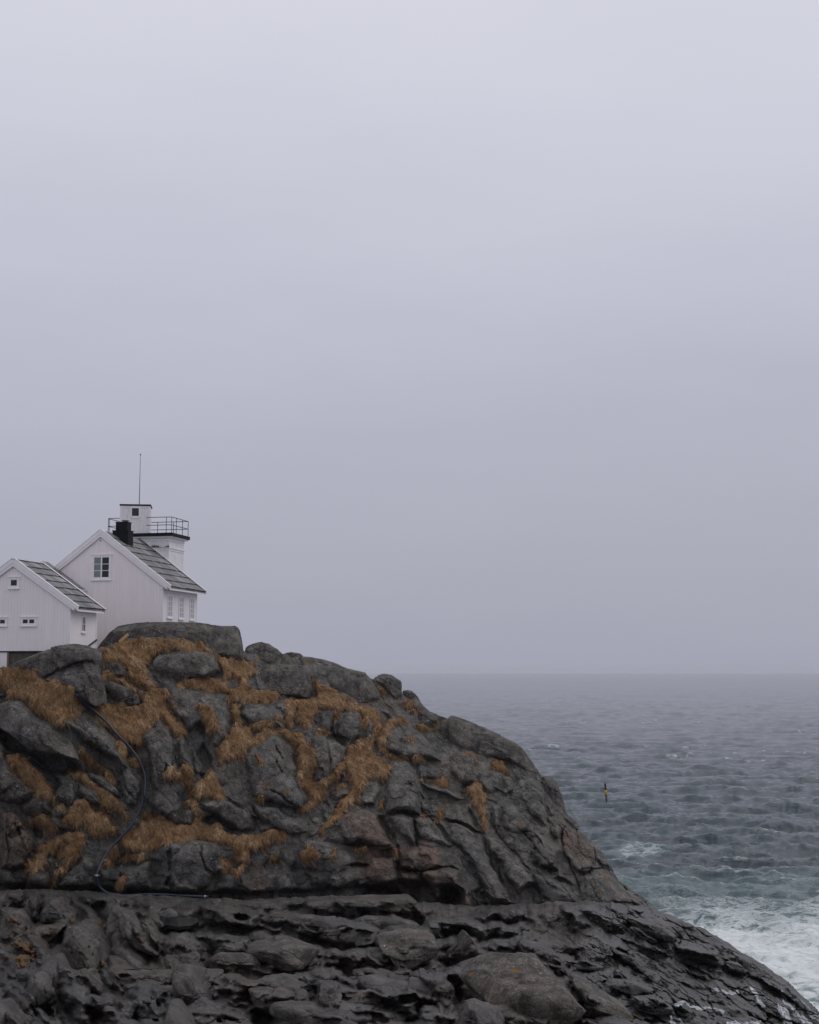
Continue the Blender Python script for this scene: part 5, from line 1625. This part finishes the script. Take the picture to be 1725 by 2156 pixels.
# railing round the platform
zp, zr1, zr2 = 10.14, 11.30, 10.72
e = .12
path = [(P0 + e, PV1 - e), (P0 + e, PV0 + e + .15), (P0 + e + .15, PV0 + e), (P1 - e - .38, PV0 + e), (P1 - e, PV0 + e + .10), (P1 - e, PV1 - e)]
pe = [Vector((a, b, 0)) for a, b in path]
m = ft.mb()
ra = Vector((*lw(-LHW, LF + .12), 0)); rb_ = Vector((*lw(LHW, LF + .25), 0))
run = [rb_] + pe[3:] + pe[:3] + [ra]
run[0] = Vector((rb_.x, PV0 + e, 0)); run[-1] = Vector((ra.x, PV0 + e, 0))
for z in (zr1, zr2):
    m.tube([p + Vector((0, 0, z)) for p in run], .026, 8)
m.build('rail', M_IRON)
posts = [(P0 + e, PV1 - e), (P0 + e, (PV0 + PV1) / 2), (P0 + e, PV0 + e + .15), (P0 + e + .15, PV0 + e), (P1 - e - .38, PV0 + e), (P1 - e, PV0 + e + .10), (P1 - e, PV0 + 1.1), (P1 - e, PV0 + 2.3), (P1 - e, PV1 - e), (P1 - 1.3, PV1 - e), (-4.6, PV1 - e), (-6.2, PV1 - e)]
for a, b in posts:
    ft.mb().tube([(a, b, zp - .02), (a, b, zr1)], .022, 8).box(a - .06, a + .06, b - .06, b + .06, zp, zp + .02).build('post', M_IRON)
# mast
mu, mv = lw(.26, -.5)
mast = ft.mb().tube([(mu, mv, 12.38), (mu, mv, 14.2), (mu + .01, mv, 16.05)], [.032, .024, .014], 8).build('mast', M_MAST)
ft.mb().tube([(mu + .01, mv, 16.02), (mu + .01, mv, 16.07), (mu + .01, mv, 16.12), (mu + .01, mv, 16.16)], [.02, .05, .05, .02], 8).build('mast_tip', M_MAST, mast)

# ---- small house, nearer
A0, AV = -2.01, -9.70
Ha = local_empty('house', A0 - 3.92, AV + 1.9, .25)
tag(Ha, 'small white wooden outbuilding with three small front windows, nearest and at the left edge', 'house')
fa = Frame(Ha, A0 - 3.92, AV + 1.9, .25)
ua = A0 - 3.92
walls(fa, ua, 3.92, 1.30, 4.10, 6.80, AV, AV + 3.66, M_WALL)
corner_boards(fa, [(A0, AV, 1, -1), (A0, AV + 3.72, 1, 1)], 1.30, 3.70)
gable_roof(fa, ua, 4.45, 7.04, 3.99, AV - .12, AV + 3.74, 7, 2)
fa.mb().box(ua - .12, ua + .12, AV - .2, AV + 3.7, 7.03, 7.10).build('ridge_board', M_TRIM)
window_front(fa, A0 - 4.28, A0 - 3.49, 5.18, 5.88, AV, 1, 1, [M_GLASS], .15, .04)
window_front(fa, A0 - 3.36, A0 - 2.25, 2.84, 3.39, AV, 2, 1, [M_GLASS, M_GLASS], .13, .04)
window_front(fa, A0 - 5.36, A0 - 4.25, 2.84, 3.39, AV, 2, 1, [M_GLASS, M_GLASS], .13, .04)
window_side(fa, AV + 1.53, AV + 2.14, 2.46, 3.54, A0, 2, 2, M_GLASS, .08, .035)
fa.mb().box(A0 - 7.9, A0 - .06, AV - .02, AV + 3.7, 1.24, 1.30).build('sill_beam', M_TAR)
fa.mb().box(A0 - 7.7, A0 - .12, AV + .14, AV + 3.6, -.6, 1.24).build('foundation', M_STONE)
dr = fa.mb().box(A0 - 5.6, A0 - 4.22, AV + .05, AV + .12, -.2, 1.22).build('basement_door', M_WALL)
fa.mb().box(A0 - 4.22, A0 - 4.10, AV + .02, AV + .13, -.2, 1.23).build('door_post', simple('bare_grey_wood', (.20, .13, .10), .7, .4, 5.0))
fa.mb().add([(A0 + .02, AV + 1.6, 1.26), (A0 + .02, AV + 3.74, 2.0), (A0 + .02, AV + 3.74, 2.12), (A0 + .02, AV + 1.6, 1.38), (A0 + .07, AV + 1.6, 1.26), (A0 + .07, AV + 3.74, 2.0), (A0 + .07, AV + 3.74, 2.12), (A0 + .07, AV + 1.6, 1.38)],
            [(0, 1, 2, 3), (4, 7, 6, 5), (0, 4, 5, 1), (3, 2, 6, 7), (1, 5, 6, 2), (0, 3, 7, 4)]).build('skirt_board', M_MAST)

# ------------------------------------------------------------------ sea haze
m, t, b = new_mat('thin_sea_haze')
t.nodes.remove(b)
pv_ = t.nodes.new('ShaderNodeVolumePrincipled')
pv_.inputs['Color'].default_value = (0.87, 0.88, 0.93, 1)
pv_.inputs['Density'].default_value = 0.00006
pv_.inputs['Anisotropy'].default_value = 0.0
t.links.new(pv_.outputs[0], t.nodes['Material Output'].inputs['Volume'])
hz = MB().box(-14500, 14500, -60, 24200, -22.0, 22.0).build('haze', m)
tag(hz, 'thin grey haze over the sea that hides the horizon', 'haze', None, 'stuff')
